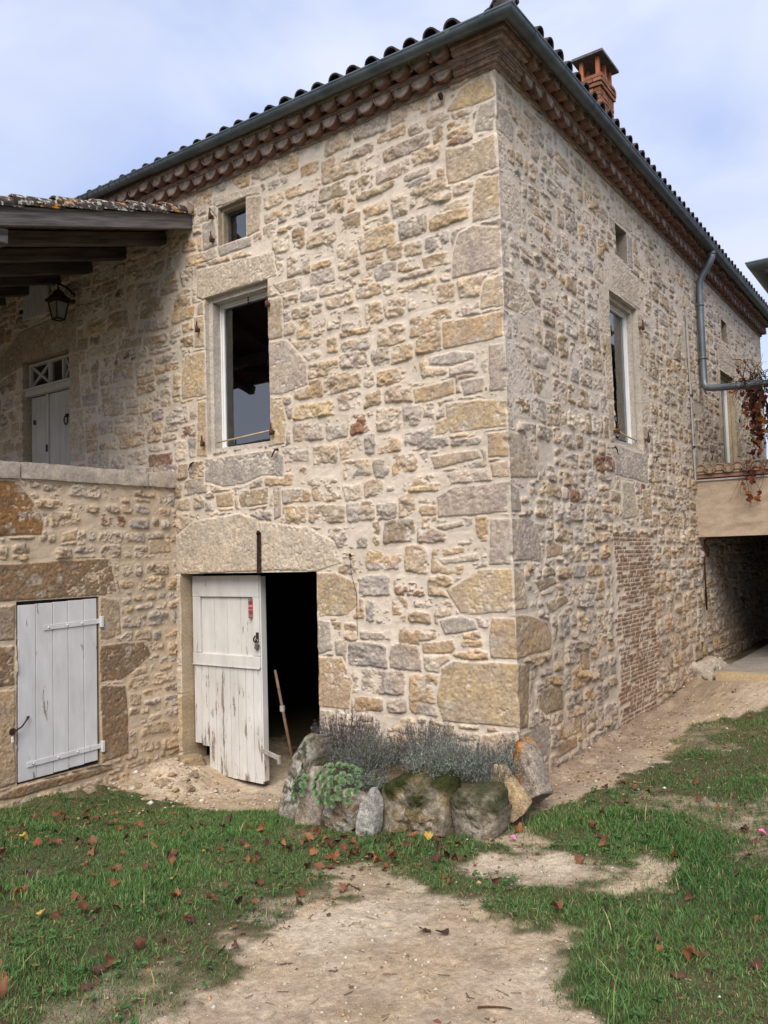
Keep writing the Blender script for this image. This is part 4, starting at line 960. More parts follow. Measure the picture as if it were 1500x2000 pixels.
while x < 3.4:
    for k in range(5):
        o = Vector((x, ay-.09+k*.36, 2.875+k*.030)); q.arc(o, (0, 1, .07), (1, 0, 0), (0, -.07, 1), .42, .085, .070, 0, PI, 10, 0, .86)
        o = Vector((x+.115, ay-.10+k*.36, 2.905+k*.030)); q.arc(o, (0, 1, .07), (1, 0, 0), (0, .07, -1), .42, .080, .066, 0, PI, 8, 0, 1.1)
    q.add([tuple(Vector((x, ay-.078, 2.862))+Vector((math.cos(a)*.08, 0, math.sin(a)*.08))) for a in np.linspace(0, PI, 9)], [tuple(range(9))], 1)
    x += .23
q.add([(0, ay-.06, 2.83), (3.4, ay-.06, 2.83), (3.4, ay+1.9, 2.94), (0, ay+1.9, 2.94)], [(0, 1, 2, 3)]); q.add([(0, ay-.062, 2.826), (3.4, ay-.062, 2.826), (3.4, ay-.062, 2.90), (0, ay-.062, 2.90)], [(0, 1, 2, 3)], 1)
q.add([(0, ay+1.9, 2.94), (3.4, ay+1.9, 2.94), (3.4, ay+5, 2.4), (0, ay+5, 2.4)], [(0, 1, 2, 3)])
q.build('tile_edge', [tm.m, simple('dusty_filling', (.26, .18, .12), (.36, .26, .18), 20, .95)], ann)
q = MB(); q.tube([(.06, ay+.12, 1.95), (.05, ay+.10, 1.6), (.05, ay+.10, 1.0)], .012, 6); q.tube([(.5, ay+.1, 1.97), (.10, ay+.1, 1.96), (.06, ay+.12, 1.93)], .012, 6); q.build('cable', M['iron'], ann)
# stone-flagged floor of the passage with a worn edge
V, F, C = stone_block((1.34, 8.2, .16), (2.1, 6.6, .24), 41, (.30, .27, .23), (.25, .22, .19), .08, .008, .03)
k = (sst(5.12, 4.95, V[:, 1]))[:, None]; C = C*(1-k)+k*np.array((.36, .27, .16))
ps = link('passage_floor', np_mesh('passage_floor', V, F, None, C), M['attr'], ann)
V, F, C = stone_block((.10, 5.35, .16), (.34, .9, .40), 47, (.40, .34, .27), (.33, .28, .22), .03, .05, .12)
link('render_lump', np_mesh('render_lump', V, F, None, C), M['attr'], ann)

# ------------------------------------------------------------------ neighbouring eave on the right
nb = thing('neighbouring_building', 'corner of a grey zinc eave reaching in at the right edge under the sky', 'building', (2.6, 6, 0))
q = MB(); q.add([(1.17, 4.0, 5.03), (5.5, 4.0, 5.05), (5.5, 11, 5.05), (1.17, 11, 5.03), (3.4, 6.2, 5.9), (3.4, 11, 5.9), (5.5, 6.2, 5.9)], [(0, 1, 6, 4), (0, 4, 5, 3)]); q.build('roof', M['roof_tile'], nb)
q = MB(); q.add([(1.25, 4.08, 4.93), (5.5, 4.08, 4.93), (5.5, 11, 4.93), (1.25, 11, 4.93)], [(0, 3, 2, 1)]); q.build('soffit', M['dark_wood'], nb)
gutter_path([(5.5, 4.0, 5.03), (1.17, 4.0, 5.03), (1.17, 11, 5.03)][::-1], .085, .004, 'gutter', nb, M['zinc'])
q = MB(); q.box((4.2, 8, 2.4), (2.6, 6.4, 5.1), 0); q.build('wall', rm.m, nb)
# ------------------------------------------------------------------ creeper on the horizontal pipe
def leaf_shape(seed, L=.07, lobes=5, curl=.35, n=18):
    """one lobed leaf with a folded midrib and curled rim (vertices, quads/tris)"""
    r = np.random.RandomState(seed); V = [(0, 0, 0)]; a = np.linspace(-PI*.93, PI*.93, n); rings = (.5, 1.0)
    for q_, rr in enumerate(rings):
        for i, t in enumerate(a):
            rad = (.62+.24*abs(math.cos(t*lobes/2))+.14*math.cos(t))*(.5 if abs(t) > PI*.85 else 1)*(1+.07*r.randn()*(q_ > 0))
            x, y = rad*rr*math.cos(t), rad*rr*math.sin(t)*.92
            z = curl*(abs(y)**1.3)*.7-curl*.5*(max(x, 0))**2+.06*r.randn()*rr
            V.append((x, y, z))
    V = np.array(V)*L*.62; F3 = [(0, 1+i, 2+i) for i in range(n-1)]; F4 = [(1+i, 1+n+i, 2+n+i, 2+i) for i in range(n-1)]
    return V, np.array(F3), np.array(F4)
def leaf_mat(name, c0, c1, c2):
    t = NT(name); oi = t.n('ShaderNodeObjectInfo'); f = t.noise(55, 4, .6)
    r = t.n('ShaderNodeValToRGB'); e = r.color_ramp.elements; e[0].color = (*c0, 1); e[1].color = (*c1, 1); m_ = e.new(.5); m_.color = (*c2, 1); t.l(oi.outputs['Random'], r.inputs[0])
    t.col(t.mix(1, r.outputs[0], t.ramp(f, .3, .7, (.6, .58, .55), (1.15, 1.12, 1.1)), 'MULTIPLY')); return t.set(.7, 0, .25)
vine = thing('virginia_creeper', 'reddening creeper with bare stems hanging from the horizontal pipe', 'climber', (.8, 5.85, 3.9))
rs = random.Random(5); q = MB(); leafpts = []
def wander(p, d, n, step, droop, r_, lf=0):
    p = Vector(p); d = Vector(d).normalized(); pts = [p.copy()]
    for i in range(n):
        d = (d+Vector((rs.uniform(-.4, .4), rs.uniform(-.4, .4), rs.uniform(-.4, .4)-droop))).normalized(); p = p+d*step; pts.append(p.copy())
        if rs.random() < lf: leafpts.append((p.copy(), d.copy()))
    q.tube(pts, [r_*(1-.7*i/n) for i in range(n+1)], 5)
for i in range(60):
    wander((.62+rs.uniform(-.04, .32), 5.88+rs.uniform(-.07, .07), 4.03+rs.uniform(-.06, .10)), (rs.uniform(-1, 1), rs.uniform(-.6, .6), rs.uniform(-.6, .9)), rs.randint(6, 12), .045, .10, rs.uniform(.003, .007), .015)
for i in range(34):
    wander((.66+rs.uniform(-.03, .26), 5.85+rs.uniform(-.08, .04), 3.99), (rs.uniform(-.25, .2), rs.uniform(-.3, .1), -1), rs.randint(10, 20), .05, .35, .005, .42)
for i in range(8):
    wander((.78+rs.uniform(-.05, .2), 5.45+rs.uniform(-.04, .04), 2.95), (-.5, -.3, -.4), rs.randint(8, 14), .05, .22, .004, .15)
wander((.62, 5.88, 4.08), (-.3, 0, 1), 7, .05, -.2, .008); wander((.60, 5.88, 4.38), (-1, 0, .25), 3, .05, 0, .008)
for i in range(2): wander((.80+rs.uniform(-.12, .1), 5.43, 2.86), (rs.uniform(-.4, .2), -.35, -1), rs.randint(7, 12), .05, .3, .0035, .3)
for i in range(0): leafpts.append((Vector((.74+rs.gauss(0, .06), 5.42+rs.gauss(0, .03), 2.30+rs.gauss(0, .14))), Vector((0, 0, -1))))
q.build('stem', simple('reddish_stem', (.030, .018, .016), (.075, .042, .036), 30, .8), vine)
Vs, F3s, F4s, Cs, b0 = [], [], [], [], 0
for i, (p, d) in enumerate(leafpts):
    V, a3, a4 = leaf_shape(i % 9, rs.uniform(.06, .10), 3, .5, 12)
    R_ = Matrix.Rotation(rs.uniform(0, 6.3), 3, 'Z') @ Matrix.Rotation(rs.uniform(.6, 2.0), 3, 'X') @ Matrix.Rotation(rs.uniform(0, 6), 3, 'Z')
    V = V @ np.array(R_).T + np.array(p+Vector((rs.uniform(-.02, .02), rs.uniform(-.02, .02), -.01)))
    c = np.array(rs.choice([(.16, .035, .02), (.22, .07, .025), (.10, .03, .025), (.30, .15, .03), (.07, .09, .03), (.20, .05, .03)]))*rs.uniform(.55, 1.0)
    Vs.append(V); F3s.append(a3+b0); F4s.append(a4+b0); Cs.append(np.tile(c, (len(V), 1))); b0 += len(V)
link('leaves', np_mesh('leaves', np.concatenate(Vs), [np.concatenate(F3s), np.concatenate(F4s)], None, np.concatenate(Cs)), attr_mat('creeper_leaf', .7, 60, .2, .001), vine)

# ------------------------------------------------------------------ ground
CP = np.array([(.3, -.3, 0), (0, 1, .01), (0, 2.3, .03), (0, 3.4, .03), (0, 5.2, .16), (.9, 4.6, .2), (.5, 8, .24), (2, 2, .12), (3, 0, .15), (2, -2.5, .10), (1, -3.3, .10), (-.4, -4, .08), (-1, -2.5, -.02), (-.4, -1.3, -.07), (-1.3, -1.4, -.14), (-2.0, -.6, -.3), (-2.5, -.1, -.4), (-3.3, 0, -.42), (-3.9, -.2, -.22), (-4, -.7, -.29), (-4, -2, -.24), (-3, -1.2, -.30), (-2.5, -2.2, -.14), (-2.5, -3, -.06), (2.9, -5.8, .22), (6, 0, .25), (6, 6, .3), (-8, -6, -.1), (-8, 0, -.3), (-4, 4, -.2), (4, 10, .35)])
def tps(r): return np.where(r > 1e-9, r*r*np.log(r+1e-12), 0)
_n = len(CP); _M = np.zeros((_n+3, _n+3)); _M[:_n, :_n] = tps(np.linalg.norm(CP[:, None, :2]-CP[None, :, :2], axis=2))+np.eye(_n)*.02
_M[:_n, _n:] = np.c_[np.ones(_n), CP[:, :2]]; _M[_n:, :_n] = _M[:_n, _n:].T; _w = np.linalg.solve(_M, np.r_[CP[:, 2], 0, 0, 0])
def gbase(x, y):
    cx, cy = np.clip(x, -9, 8), np.clip(y, -8, 12); z = _w[_n]+_w[_n+1]*cx+_w[_n+2]*cy
    for i in range(_n): z = z+_w[i]*tps(np.hypot(cx-CP[i, 0], cy-CP[i, 1]))
    return z
DIRT = [([(0.35, -3.71), (0.27, -3.38), (0.1, -3.03), (-0.07, -2.61), (-0.05, -2.42), (0.14, -2.36), (0.2, -2.15), (0.3, -2.01), (0.58, -2.04), (0.88, -2.15), (1.18, -2.2), (1.29, -2.32), (1.31, -2.59), (1.44, -2.76), (1.61, -2.83), (1.75, -3.1), (2.6, -4.2), (3.6, -6.4), (1.6, -6.6), (.9, -5.0)], 1.0),
        ([(0.36, -1.55), (0.41, -1.27), (0.73, -1.06), (1.01, -1.1), (1.18, -1.38), (1.08, -1.59), (0.71, -1.59), (0.51, -1.63)], .78),
        ([(1.12, -1.23), (1.3, -1.07), (1.53, -1.06), (1.54, -1.3), (1.43, -1.62), (1.24, -1.63)], .72),
        ([(0.34, -0.45), (0.57, 0.25), (0.72, 1.43), (0.66, 2.6), (1.1, 3.5), (2.6, 4.2), (2.5, 6.0), (-0.21, 6.54), (-0.31, 0.46)], 1.0),
        ([(-3.75, -2.15), (-4.03, -1.46), (-3.79, -0.95), (-3.29, -0.85), (-2.64, -0.84), (-2.09, -0.62), (-1.7, -.3), (-1.7, .3), (-3.93, 1.43), (-4.75, 0.56), (-5.1, -2.4)], 1.0),
        ([(0.2, -0.72), (0.46, -0.77), (0.67, -0.92), (0.57, -1.16), (0.29, -1.04)], .75),
        ([(-0.38, -2.0), (-0.22, -1.8), (0.01, -1.8), (0.28, -1.97), (0.26, -2.25), (-0.08, -2.26)], .75),
        ([(1.58, -0.17), (1.79, 0.03), (1.93, -0.8), (1.74, -0.8)], .5),
        ([(-0.01, -3.93), (-0.12, -3.67), (-0.02, -3.4), (0.27, -3.38), (0.5, -3.9), (.4, -4.6)], .42)]
def dirtness(x, y):
    wx = x+.15*fbm(x*3, y*3, 71, 3)+.10*fbm(x*11, y*11, 72, 3); wy = y+.15*fbm(x*3, y*3, 73, 3)+.10*fbm(x*11, y*11, 74, 3)
    d = np.zeros(np.shape(x))
    for p, v in DIRT: d = np.maximum(d, v*sst(.12, -.10, poly_sdf(wx, wy, p)))
    d = np.maximum(d, .42*sst(.16, .46, fbm(x*1.6+3, y*1.6, 75, 4)))
    return d
def gz(x, y, d=None):
    x = np.asarray(x, float); y = np.asarray(y, float)
    z = gbase(x, y)+.016*fbm(x*1.3, y*1.3, 81, 3)
    near = (np.abs(x) < 9) & (np.abs(y) < 9)
    if d is None: d = dirtness(x, y)
    z = z+np.where(near, .010*fbm(x*5, y*5, 82, 3)+d*(.007*fbm(x*17, y*17, 83, 3)+.0035*fbm(x*45, y*45, 84, 2))+(1-d)*.012, 0)
    # rubble heap at the terrace corner and lumps below the hatch
    z = z+.10*np.exp(-((x+3.62)/.30)**2-((y+.35)/.30)**2)*(1+.6*fbm(x*12, y*12, 85, 3))+.07*np.exp(-((x+3.85)/.16)**2-((y+1.3)/.7)**2)*(1+.8*fbm(x*9, y*9, 86, 3))
    z = z+.05*np.exp(-((x-.06)/.10)**2)*((y > .2) & (y < 5.5))*(1+.9*fbm(x*9, y*7, 87, 3))
    return z
def axis_pts(a, b, fine, far0, far1, g=1.16):
    c = list(np.arange(a, b, fine)); st_ = fine; v = c[-1]
    while v < far1: st_ *= g; v += st_; c.append(v)
    st_ = fine; v = c[0]; pre = []
    while v > far0: st_ *= g; v -= st_; pre.append(v)
    return np.array(pre[::-1]+c)
gx = axis_pts(-4.2, 2.6, .016, -700, 700); gy = axis_pts(-4.2, 1.2, .016, -700, 700, 1.07)
GX, GY = np.meshgrid(gx, gy); DD = dirtness(GX, GY); GZ = gz(GX, GY, DD)
dirt = np.array((.52, .44, .34)); dirt2 = np.array((.42, .335, .245)); soil = np.array((.095, .082, .045)); shaded_earth = np.array((.225, .165, .12))
f = sst(-.35, .35, fbm(GX*2.1, GY*2.1, 91, 4))[..., None]; gc = dirt*(1-f)+dirt2*f
k = (sst(-1.0, .3, GY)*sst(1.3, -.2, GX)*sst(-.4, .0, GX))[..., None]*.95; gc = gc*(1-k)+k*shaded_earth  # wall-foot strip: brown littered earth with its shade put into the colour
k = sst(.1, .5, fbm(GX*7, GY*7, 92, 4))[..., None]*.5; gc = gc*(1-k)+k*np.array((.44, .36, .27))
k = sst(.0, .45, fbm(GX*3.3, GY*3.3, 95, 4))[..., None]*.45; gc = gc*(1-k)+k*np.array((.42, .32, .20)); k = sst(.12, .4, fbm(GX*4.7, GY*4.7, 96, 4))[..., None]*.4; gc = gc*(1-k)+k*np.array((.25, .19, .135)); gc = gc*(1+.28*fbm(GX*40, GY*40, 93, 2))[..., None]
dk = sst(.15, .85, DD+.25*fbm(GX*9, GY*9, 94, 3))[..., None]; gc = soil*(1-dk)+gc*dk
far = sst(9, 25, np.hypot(GX, GY))[..., None]; gc = gc*(1-far)+far*np.array((.07, .10, .035))
ng, mg = len(gx), len(gy); idx = np.arange(ng*mg).reshape(mg, ng)
gm = NT('ground_soil'); f1 = gm.noise(45, 6, .7); f2 = gm.noise(170, 4, .65)
c_ = gm.mix(1, gm.attr().outputs['Color'], gm.ramp(f1, .3, .7, (.72, .70, .68), (1.22, 1.2, 1.17)), 'MULTIPLY'); c_ = gm.mix(1, c_, gm.ramp(f2, .25, .65, (.62, .60, .57), (1.1, 1.1, 1.1)), 'MULTIPLY')
gm.col(c_); gm.bump(gm.math('ADD', f1, gm.math('MULTIPLY', f2, .5)), .012, .8); gm.set(.95, 0, .12)
gr = link('ground', np_mesh('ground', np.stack([GX, GY, GZ], -1).reshape(-1, 3), np.stack([idx[:-1, :-1], idx[:-1, 1:], idx[1:, 1:], idx[1:, :-1]], -1).reshape(-1, 4), None, gc.reshape(-1, 3)), gm.m); tag(gr, kind='structure')

# ------------------------------------------------------------------ grass, as real blades
rg = np.random.RandomState(3)
def in_house(x, y): return ((x < .04) & (y > -.02)) | ((x < -3.97) & (y > -4.4))
def blades(n, xr, yr, hmin, hmax, wid, cols, clump=True, need=None):
    x = rg.uniform(*xr, n); y = rg.uniform(*yr, n); d = dirtness(x, y); p = (1-d)**1.6
    p = p*np.clip(.95+1.0*fbm(x*2.6, y*2.6, 101, 4), .34, 1)
    bed = poly_sdf(x, y, [(-1.75, 0), (-1.6, -.8), (-1.05, -1.18), (-.3, -1.22), (.3, -1.0), (.45, -.4), (.2, .1)]) < -.02
    k = (rg.rand(n) < np.maximum(p, (.012+.10*sst(.25, .5, fbm(x*6, y*6, 105, 3)))*(d < .985))) & ~in_house(x, y) & ~bed
    x, y, d = x[k], y[k], d[k]; n = len(x); z = gz(x, y, d)-.004
    tall = sst(-.2, .55, fbm(x*1.9, y*1.9, 102, 3)); h = (hmin+(hmax-hmin)*rg.rand(n)**1.7)*(.55+.75*tall)*(1-.45*d)
    az = rg.uniform(0, 2*PI, n)+1.2*fbm(x*3, y*3, 103, 2); ln = rg.uniform(.15, 1.0, n)*h*1.05
    dx, dy = np.cos(az)*ln, np.sin(az)*ln; w = wid*rg.uniform(.6, 1.4, n); ta = az+PI/2+rg.uniform(-.6, .6, n); ux, uy = np.cos(ta)*w/2, np.sin(ta)*w/2
    P = []
    for q_, (t_, ww) in enumerate(((0, .8), (.38, 1), (.74, .75), (1.0, .06))):
        bx, by, bz = x+dx*t_**1.8, y+dy*t_**1.8, z+h*(t_-.28*t_**2.4*(ln/(h+1e-6)))
        P += [np.stack([bx-ux*ww, by-uy*ww, bz], -1), np.stack([bx+ux*ww, by+uy*ww, bz], -1)]
    V = np.stack(P, 1).reshape(-1, 3); b_ = np.arange(n)[:, None]*8
    F = np.concatenate([b_+np.array([[2*i, 2*i+1, 2*i+3, 2*i+2]]) for i in range(3)], 0)
    pick = np.clip((rg.rand(n)*.7+.3*(sst(-.4, .4, fbm(x*1.5, y*1.5, 104, 3)))), 0, .999); ci = (pick*len(cols)).astype(int)
    C = np.array(cols)[ci]*rg.uniform(.75, 1.25, (n, 1)); dry = (rg.rand(n) < .05+.22*d)[:, None]; C = np.where(dry, np.array((.30, .23, .11))*rg.uniform(.7, 1.2, (n, 1)), C)
    return V, F, np.repeat(C, 8, 0)
GREENS = [(.028, .076, .018), (.038, .100, .021), (.052, .124, .027), (.070, .148, .033), (.106, .175, .046)]
gmat = NT('grass_blade'); gmat.col(gmat.attr().outputs['Color']); gmat.set(.55, 0, .25)
def grass(name, parts):
    Vs, Fs, Cs, b0 = [], [], [], 0
    for V, F, C in parts: Vs.append(V); Fs.append(F+b0); Cs.append(C); b0 += len(V)
    tag(link(name, np_mesh(name, np.concatenate(Vs), np.concatenate(Fs), None, np.concatenate(Cs)), gmat.m), kind='stuff')
grass('grass', [blades(430000, (-4.0, 2.6), (-4.2, -.2), .012, .050, .0029, GREENS), blades(12000, (-4.0, 2.6), (-4.2, -.2), .05, .115, .0040, GREENS),
                blades(190000, (.25, 4.0), (-2.2, 5.2), .014, .052, .0038, GREENS), blades(30000, (2.4, 6), (-6, 6), .02, .07, .006, GREENS), blades(40000, (-9, 3), (-9, -4), .02, .08, .006, GREENS)])
# broad clover-like weeds among the blades
n = 2600; x = rg.uniform(-4, 2.5, n); y = rg.uniform(-4.1, 1, n); d = dirtness(x, y); k = (d < .5) & (fbm(x*1.7, y*1.7, 111, 3) > .05) & ~in_house(x, y); x, y = x[k], y[k]; z = gz(x, y)
Vs, F_, Cs = [], [], []; b0 = 0
for i in range(len(x)):
    for j in range(rg.randint(3, 6)):
        a = rg.uniform(0, 6.28); r_ = rg.uniform(.005, .02); s_ = rg.uniform(.006, .013); c = np.array((x[i]+r_*math.cos(a), y[i]+r_*math.sin(a), z[i]+rg.uniform(.012, .04)))
        ring_ = [c+s_*np.array((math.cos(t), math.sin(t), .4*rg.randn()*.4)) for t in np.linspace(0, 2*PI, 6, endpoint=False)]
        Vs += ring_; F_.append([b0, b0+1, b0+2, b0+3]); F_.append([b0, b0+3, b0+4, b0+5]); b0 += 6; Cs += [np.array((.045, .11, .03))*rg.uniform(.7, 1.4)]*6
tag(link('weeds', np_mesh('weeds', np.array(Vs), np.array(F_), None, np.array(Cs)), gmat.m), kind='stuff')

# ------------------------------------------------------------------ gravel and crumbs on the bare earth
ico = [(0, 0, 1), (0, 0, -1)]+[(math.cos(a), math.sin(a), .0) for a in np.linspace(0, 2*PI, 5, endpoint=False)]
ico = np.array(ico); icoF = np.array([(0, 2+i, 2+(i+1) % 5) for i in range(5)]+[(1, 2+(i+1) % 5, 2+i) for i in range(5)])
def pebbles(n, xr, yr, s0, s1, pw=3):
    x = rg.uniform(*xr, n); y = rg.uniform(*yr, n); d = dirtness(x, y); k = (rg.rand(n) < d*.9+.03) & ~in_house(x, y); x, y = x[k], y[k]; n = len(x); z = gz(x, y)
    s_ = s0+(s1-s0)*rg.rand(n)**pw; V = ico[None]*s_[:, None, None]*rg.uniform(.55, 1.3, (n, 7, 1))*np.array((1, 1, .6)); a = rg.uniform(0, 6.3, n); c, sn = np.cos(a)[:, None], np.sin(a)[:, None]
    V = np.stack([V[..., 0]*c*1.25-V[..., 1]*sn, V[..., 0]*sn*1.25+V[..., 1]*c, V[..., 2]], -1)+np.stack([x, y, z+s_*.15], -1)[:, None]
    C = np.array([(.48, .42, .34), (.40, .32, .23), (.33, .26, .19), (.52, .48, .42), (.38, .25, .14)])[rg.randint(0, 5, n)]*rg.uniform(.75, 1.15, (n, 1))
    return V.reshape(-1, 3), (np.arange(n)[:, None, None]*7+icoF[None]).reshape(-1, 3), np.repeat(C, 7, 0)
Vs, Fs, Cs, b0 = [], [], [], 0
for a in ((9500, (-.6, 2.2), (-4.0, -.6), .0015, .012, 7), (3000, (-4, -1.6), (-2.2, 0), .002, .022, 4), (3200, (.05, 2.2), (-.4, 5.5), .002, .018, 5), (40, (-.2, 2), (-3.6, -.8), .010, .022, 2), (130, (-4.0, -3.0), (-1.6, -.02), .012, .05, 2)):
    V, F, C = pebbles(*a); Vs.append(V); Fs.append(F+b0); Cs.append(C); b0 += len(V)
tag(link('gravel', np_mesh('gravel', np.concatenate(Vs), np.concatenate(Fs), None, np.concatenate(Cs), smooth=False), M['attr']), kind='stuff')
# dry stalks and crumbs lying on the earth
Vs, F_, Cs = [], [], []; b0 = 0
for i in range(1170):
    x0, y0 = (rg.uniform(-.3, 2.1), rg.uniform(-4, -.7)) if i < 420 else ((rg.uniform(.1, 1.4), rg.uniform(-.4, 4.6)) if i < 870 else (rg.uniform(-3.9, -1.7), rg.uniform(-2, -.1)))
    a = rg.uniform(0, 6.3); l = rg.uniform(.01, .06); x1, y1 = x0+l*math.cos(a), y0+l*math.sin(a)
    if in_house(np.array(x0), np.array(y0)) or in_house(np.array(x1), np.array(y1)): continue
    z0, z1 = gz(np.array([x0, x1]), np.array([y0, y1]))+.004; w_ = rg.uniform(.0008, .002); ox, oy = -w_*math.sin(a), w_*math.cos(a)
    Vs += [(x0-ox, y0-oy, z0), (x1-ox, y1-oy, z1), (x1, y1, z1+w_*2), (x0, y0, z0+w_*2), (x1+ox, y1+oy, z1), (x0+ox, y0+oy, z0)]; F_ += [(b0, b0+1, b0+2, b0+3), (b0+3, b0+2, b0+4, b0+5)]; b0 += 6
    Cs += [np.array([(.16, .10, .06), (.30, .22, .13), (.09, .055, .04)][rg.randint(3)])]*6
tag(link('straw_litter', np_mesh('straw_litter', np.array(Vs), np.array(F_), None, np.array(Cs), smooth=False), M['attr']), kind='stuff')

# crumbled leaf litter between the blades and along the wall foot
Vs, F_, Cs = [], [], []; b0 = 0; k_ = 0
while k_ < 2600:
    u = rg.rand(); x, y = (rg.uniform(-3.9, .2), rg.uniform(-4.1, -1.2)) if u < .5 else ((rg.normal(-.2, .6), rg.normal(-1.5, .3)) if u < .66 else ((rg.uniform(.05, 1.6), rg.uniform(-.2, 5.3)) if u < .82 else (rg.uniform(.3, 2.4), rg.uniform(-3.2, .8))))
    k_ += 1
    if in_house(np.array(x), np.array(y)) or fbm(np.array(x*1.4), np.array(y*1.4), 131, 3) < -.12: continue
    d_ = float(dirtness(np.array(x), np.array(y)))
    if y < -.6 and x > -.4 and d_ > .7 and rg.rand() > .3: continue
    z = float(gz(np.array(x), np.array(y)))+rg.uniform(.003, .006+.022*(1-d_)); s_ = rg.uniform(.006, .02); a = rg.uniform(0, 6.3); n_ = 5
    P_ = [(x+s_*rg.uniform(.5, 1.1)*math.cos(a+t), y+s_*rg.uniform(.5, 1.1)*math.sin(a+t), z+s_*rg.uniform(-.35, .45)) for t in np.linspace(0, 2*PI, 4, endpoint=False)]
    Vs += P_; F_.append((b0, b0+1, b0+2, b0+3)); b0 += 4; Cs += [np.array([(.12, .055, .03), (.17, .075, .04), (.07, .035, .025), (.22, .13, .06)][rg.randint(4)])*rg.uniform(.7, 1.2)]*4
tag(link('leaf_litter', np_mesh('leaf_litter', np.array(Vs), np.array(F_), None, np.array(Cs), smooth=False), M['attr']), kind='stuff')
# ------------------------------------------------------------------ rocks of the raised bed
def rock(name, label, y, pts, thick, seed, base, other, moss=0, lean=0, orange=0, lichen=0, amp=.022, group=None, cat='rock', box=.27, yaw_=0):
    pts = [np.array(p) for p in pts]; P = np.array(pts); c = (P.min(0)+P.max(0))/2
    nt_, nf = 120, 56; th = np.linspace(0, 2*PI, nt_, endpoint=False); rad = np.zeros(nt_)
    for i, t in enumerate(th):
        d = np.array((math.cos(t), math.sin(t))); best = .03
        for j in range(len(pts)):
            a, b_ = pts[j]-c, pts[(j+1) % len(pts)]-c; e = b_-a; den = d[0]*e[1]-d[1]*e[0]
            if abs(den) < 1e-9: continue
            s_ = (a[0]*e[1]-a[1]*e[0])/den; u = (a[0]*d[1]-a[1]*d[0])/den
            if s_ > 0 and -.001 <= u <= 1.001: best = max(best, s_)
        rad[i] = best
    rad = (np.roll(rad, 1)+4*rad+np.roll(rad, -1))/6
    gu = np.concatenate([np.linspace(.03, .98, nf//2), np.linspace(.99, .05, nf//2)]); ph = np.arcsin(gu**(1/box)); ph[nf//2:] = PI-ph[nf//2:]; T_, Pp = np.meshgrid(th, ph); g = np.sin(Pp)**box; dp = np.sign(np.cos(Pp))*np.abs(np.cos(Pp))**(box+.12)*thick/2
    R2 = rad[None]*g; V = np.stack([c[0]+R2*np.cos(T_), y+thick/2-.02-dp, c[1]+R2*np.sin(T_)], -1).reshape(-1, 3)
    ctr = np.array((c[0], y+thick/2, c[1])); nrm = V-ctr; nrm /= np.linalg.norm(nrm, axis=1, keepdims=True)
    V = V+nrm*(amp*(1.4*fbm3(V*5, seed, 2)+.75*(1-2*np.abs(fbm3(V*9, seed+1, 3)))+1.0*terr3(V*7, seed+3)+.7*fbm3(V*22, seed+2, 3)))[:, None]
    rk = np.random.RandomState(seed+500)
    for i in range(13):                                # broken faces
        nk = rk.randn(3)*np.array((1, .8, 1)); nk /= np.linalg.norm(nk); pr_ = (V-ctr)@nk; hk = pr_.max()*rk.uniform(.80, .93); V = V-np.maximum(pr_-hk, 0)[:, None]*nk*.92
    V = V+nrm*(.005*fbm3(V*30, seed+20, 3))[:, None]
    z0 = P[:, 1].min(); V[:, 1] += lean*(V[:, 2]-z0)
    if yaw_:
        q = V-ctr; V = np.stack([ctr[0]+q[:, 0]*math.cos(yaw_)-q[:, 1]*math.sin(yaw_), ctr[1]+q[:, 0]*math.sin(yaw_)+q[:, 1]*math.cos(yaw_), V[:, 2]], -1)
    idx = np.arange(nt_*nf).reshape(nf, nt_); F = np.stack([idx[:-1], np.roll(idx, -1, 1)[:-1], np.roll(idx, -1, 1)[1:], idx[1:]], -1).reshape(-1, 4)
    caps = np.concatenate([np.stack([np.full(nt_, len(V)), np.roll(idx[0], -1), idx[0]], -1), np.stack([np.full(nt_, len(V)+1), idx[-1], np.roll(idx[-1], -1)], -1)])
    V = np.concatenate([V, V[idx[0]].mean(0, keepdims=True), V[idx[-1]].mean(0, keepdims=True)])
    f = sst(-.3, .3, fbm3(V*11, seed+5, 5, .65))[:, None]; C = np.array(base)*(1-f)+np.array(other)*f
    C = C*(1+.25*fbm3(V*30, seed+6, 2))[:, None]
    if lichen: k = sst(.02, .16, fbm3(V*17, seed+7, 3))[:, None]*lichen; C = C*(1-k)+k*np.array((.46, .45, .41)); k = sst(.12, .28, fbm3(V*21, seed+8, 3))[:, None]*lichen; C = C*(1-k)+k*np.array((.05, .048, .04))
    if orange: k = (sst(.05, -.35, nrm_x(V, ctr)+.4*fbm3(V*9, seed+9, 3)))[:, None]*orange; C = C*(1-k)+k*np.array((.42, .19, .035))
    if moss:
        hz = (V[:, 2]-z0)/(P[:, 1].max()-z0); k = (sst(.45, .95, hz+.5*fbm3(V*11, seed+10, 4))*moss)[:, None]; gcol = np.array((.036, .042, .013))*(1+.5*fbm3(V*40, seed+11, 2))[:, None]; C = C*(1-k)+k*gcol
        V = V+(k*np.concatenate([nrm, nrm[:2]])*.012*(1+fbm3(V*60, seed+12, 2))[:, None])
    o = link(name, np_mesh(name, V, [F, caps], None, C), M['rock']); return tag(o, label, cat, group)
def terr3(p, seed):
    q = fbm3(p, seed, 3)*3; return (np.floor(q)+sst(.25, .75, q-np.floor(q)))/3
def nrm_x(V, c): q = V-c; return q[:, 0]/np.maximum(np.linalg.norm(q, axis=1), 1e-6)
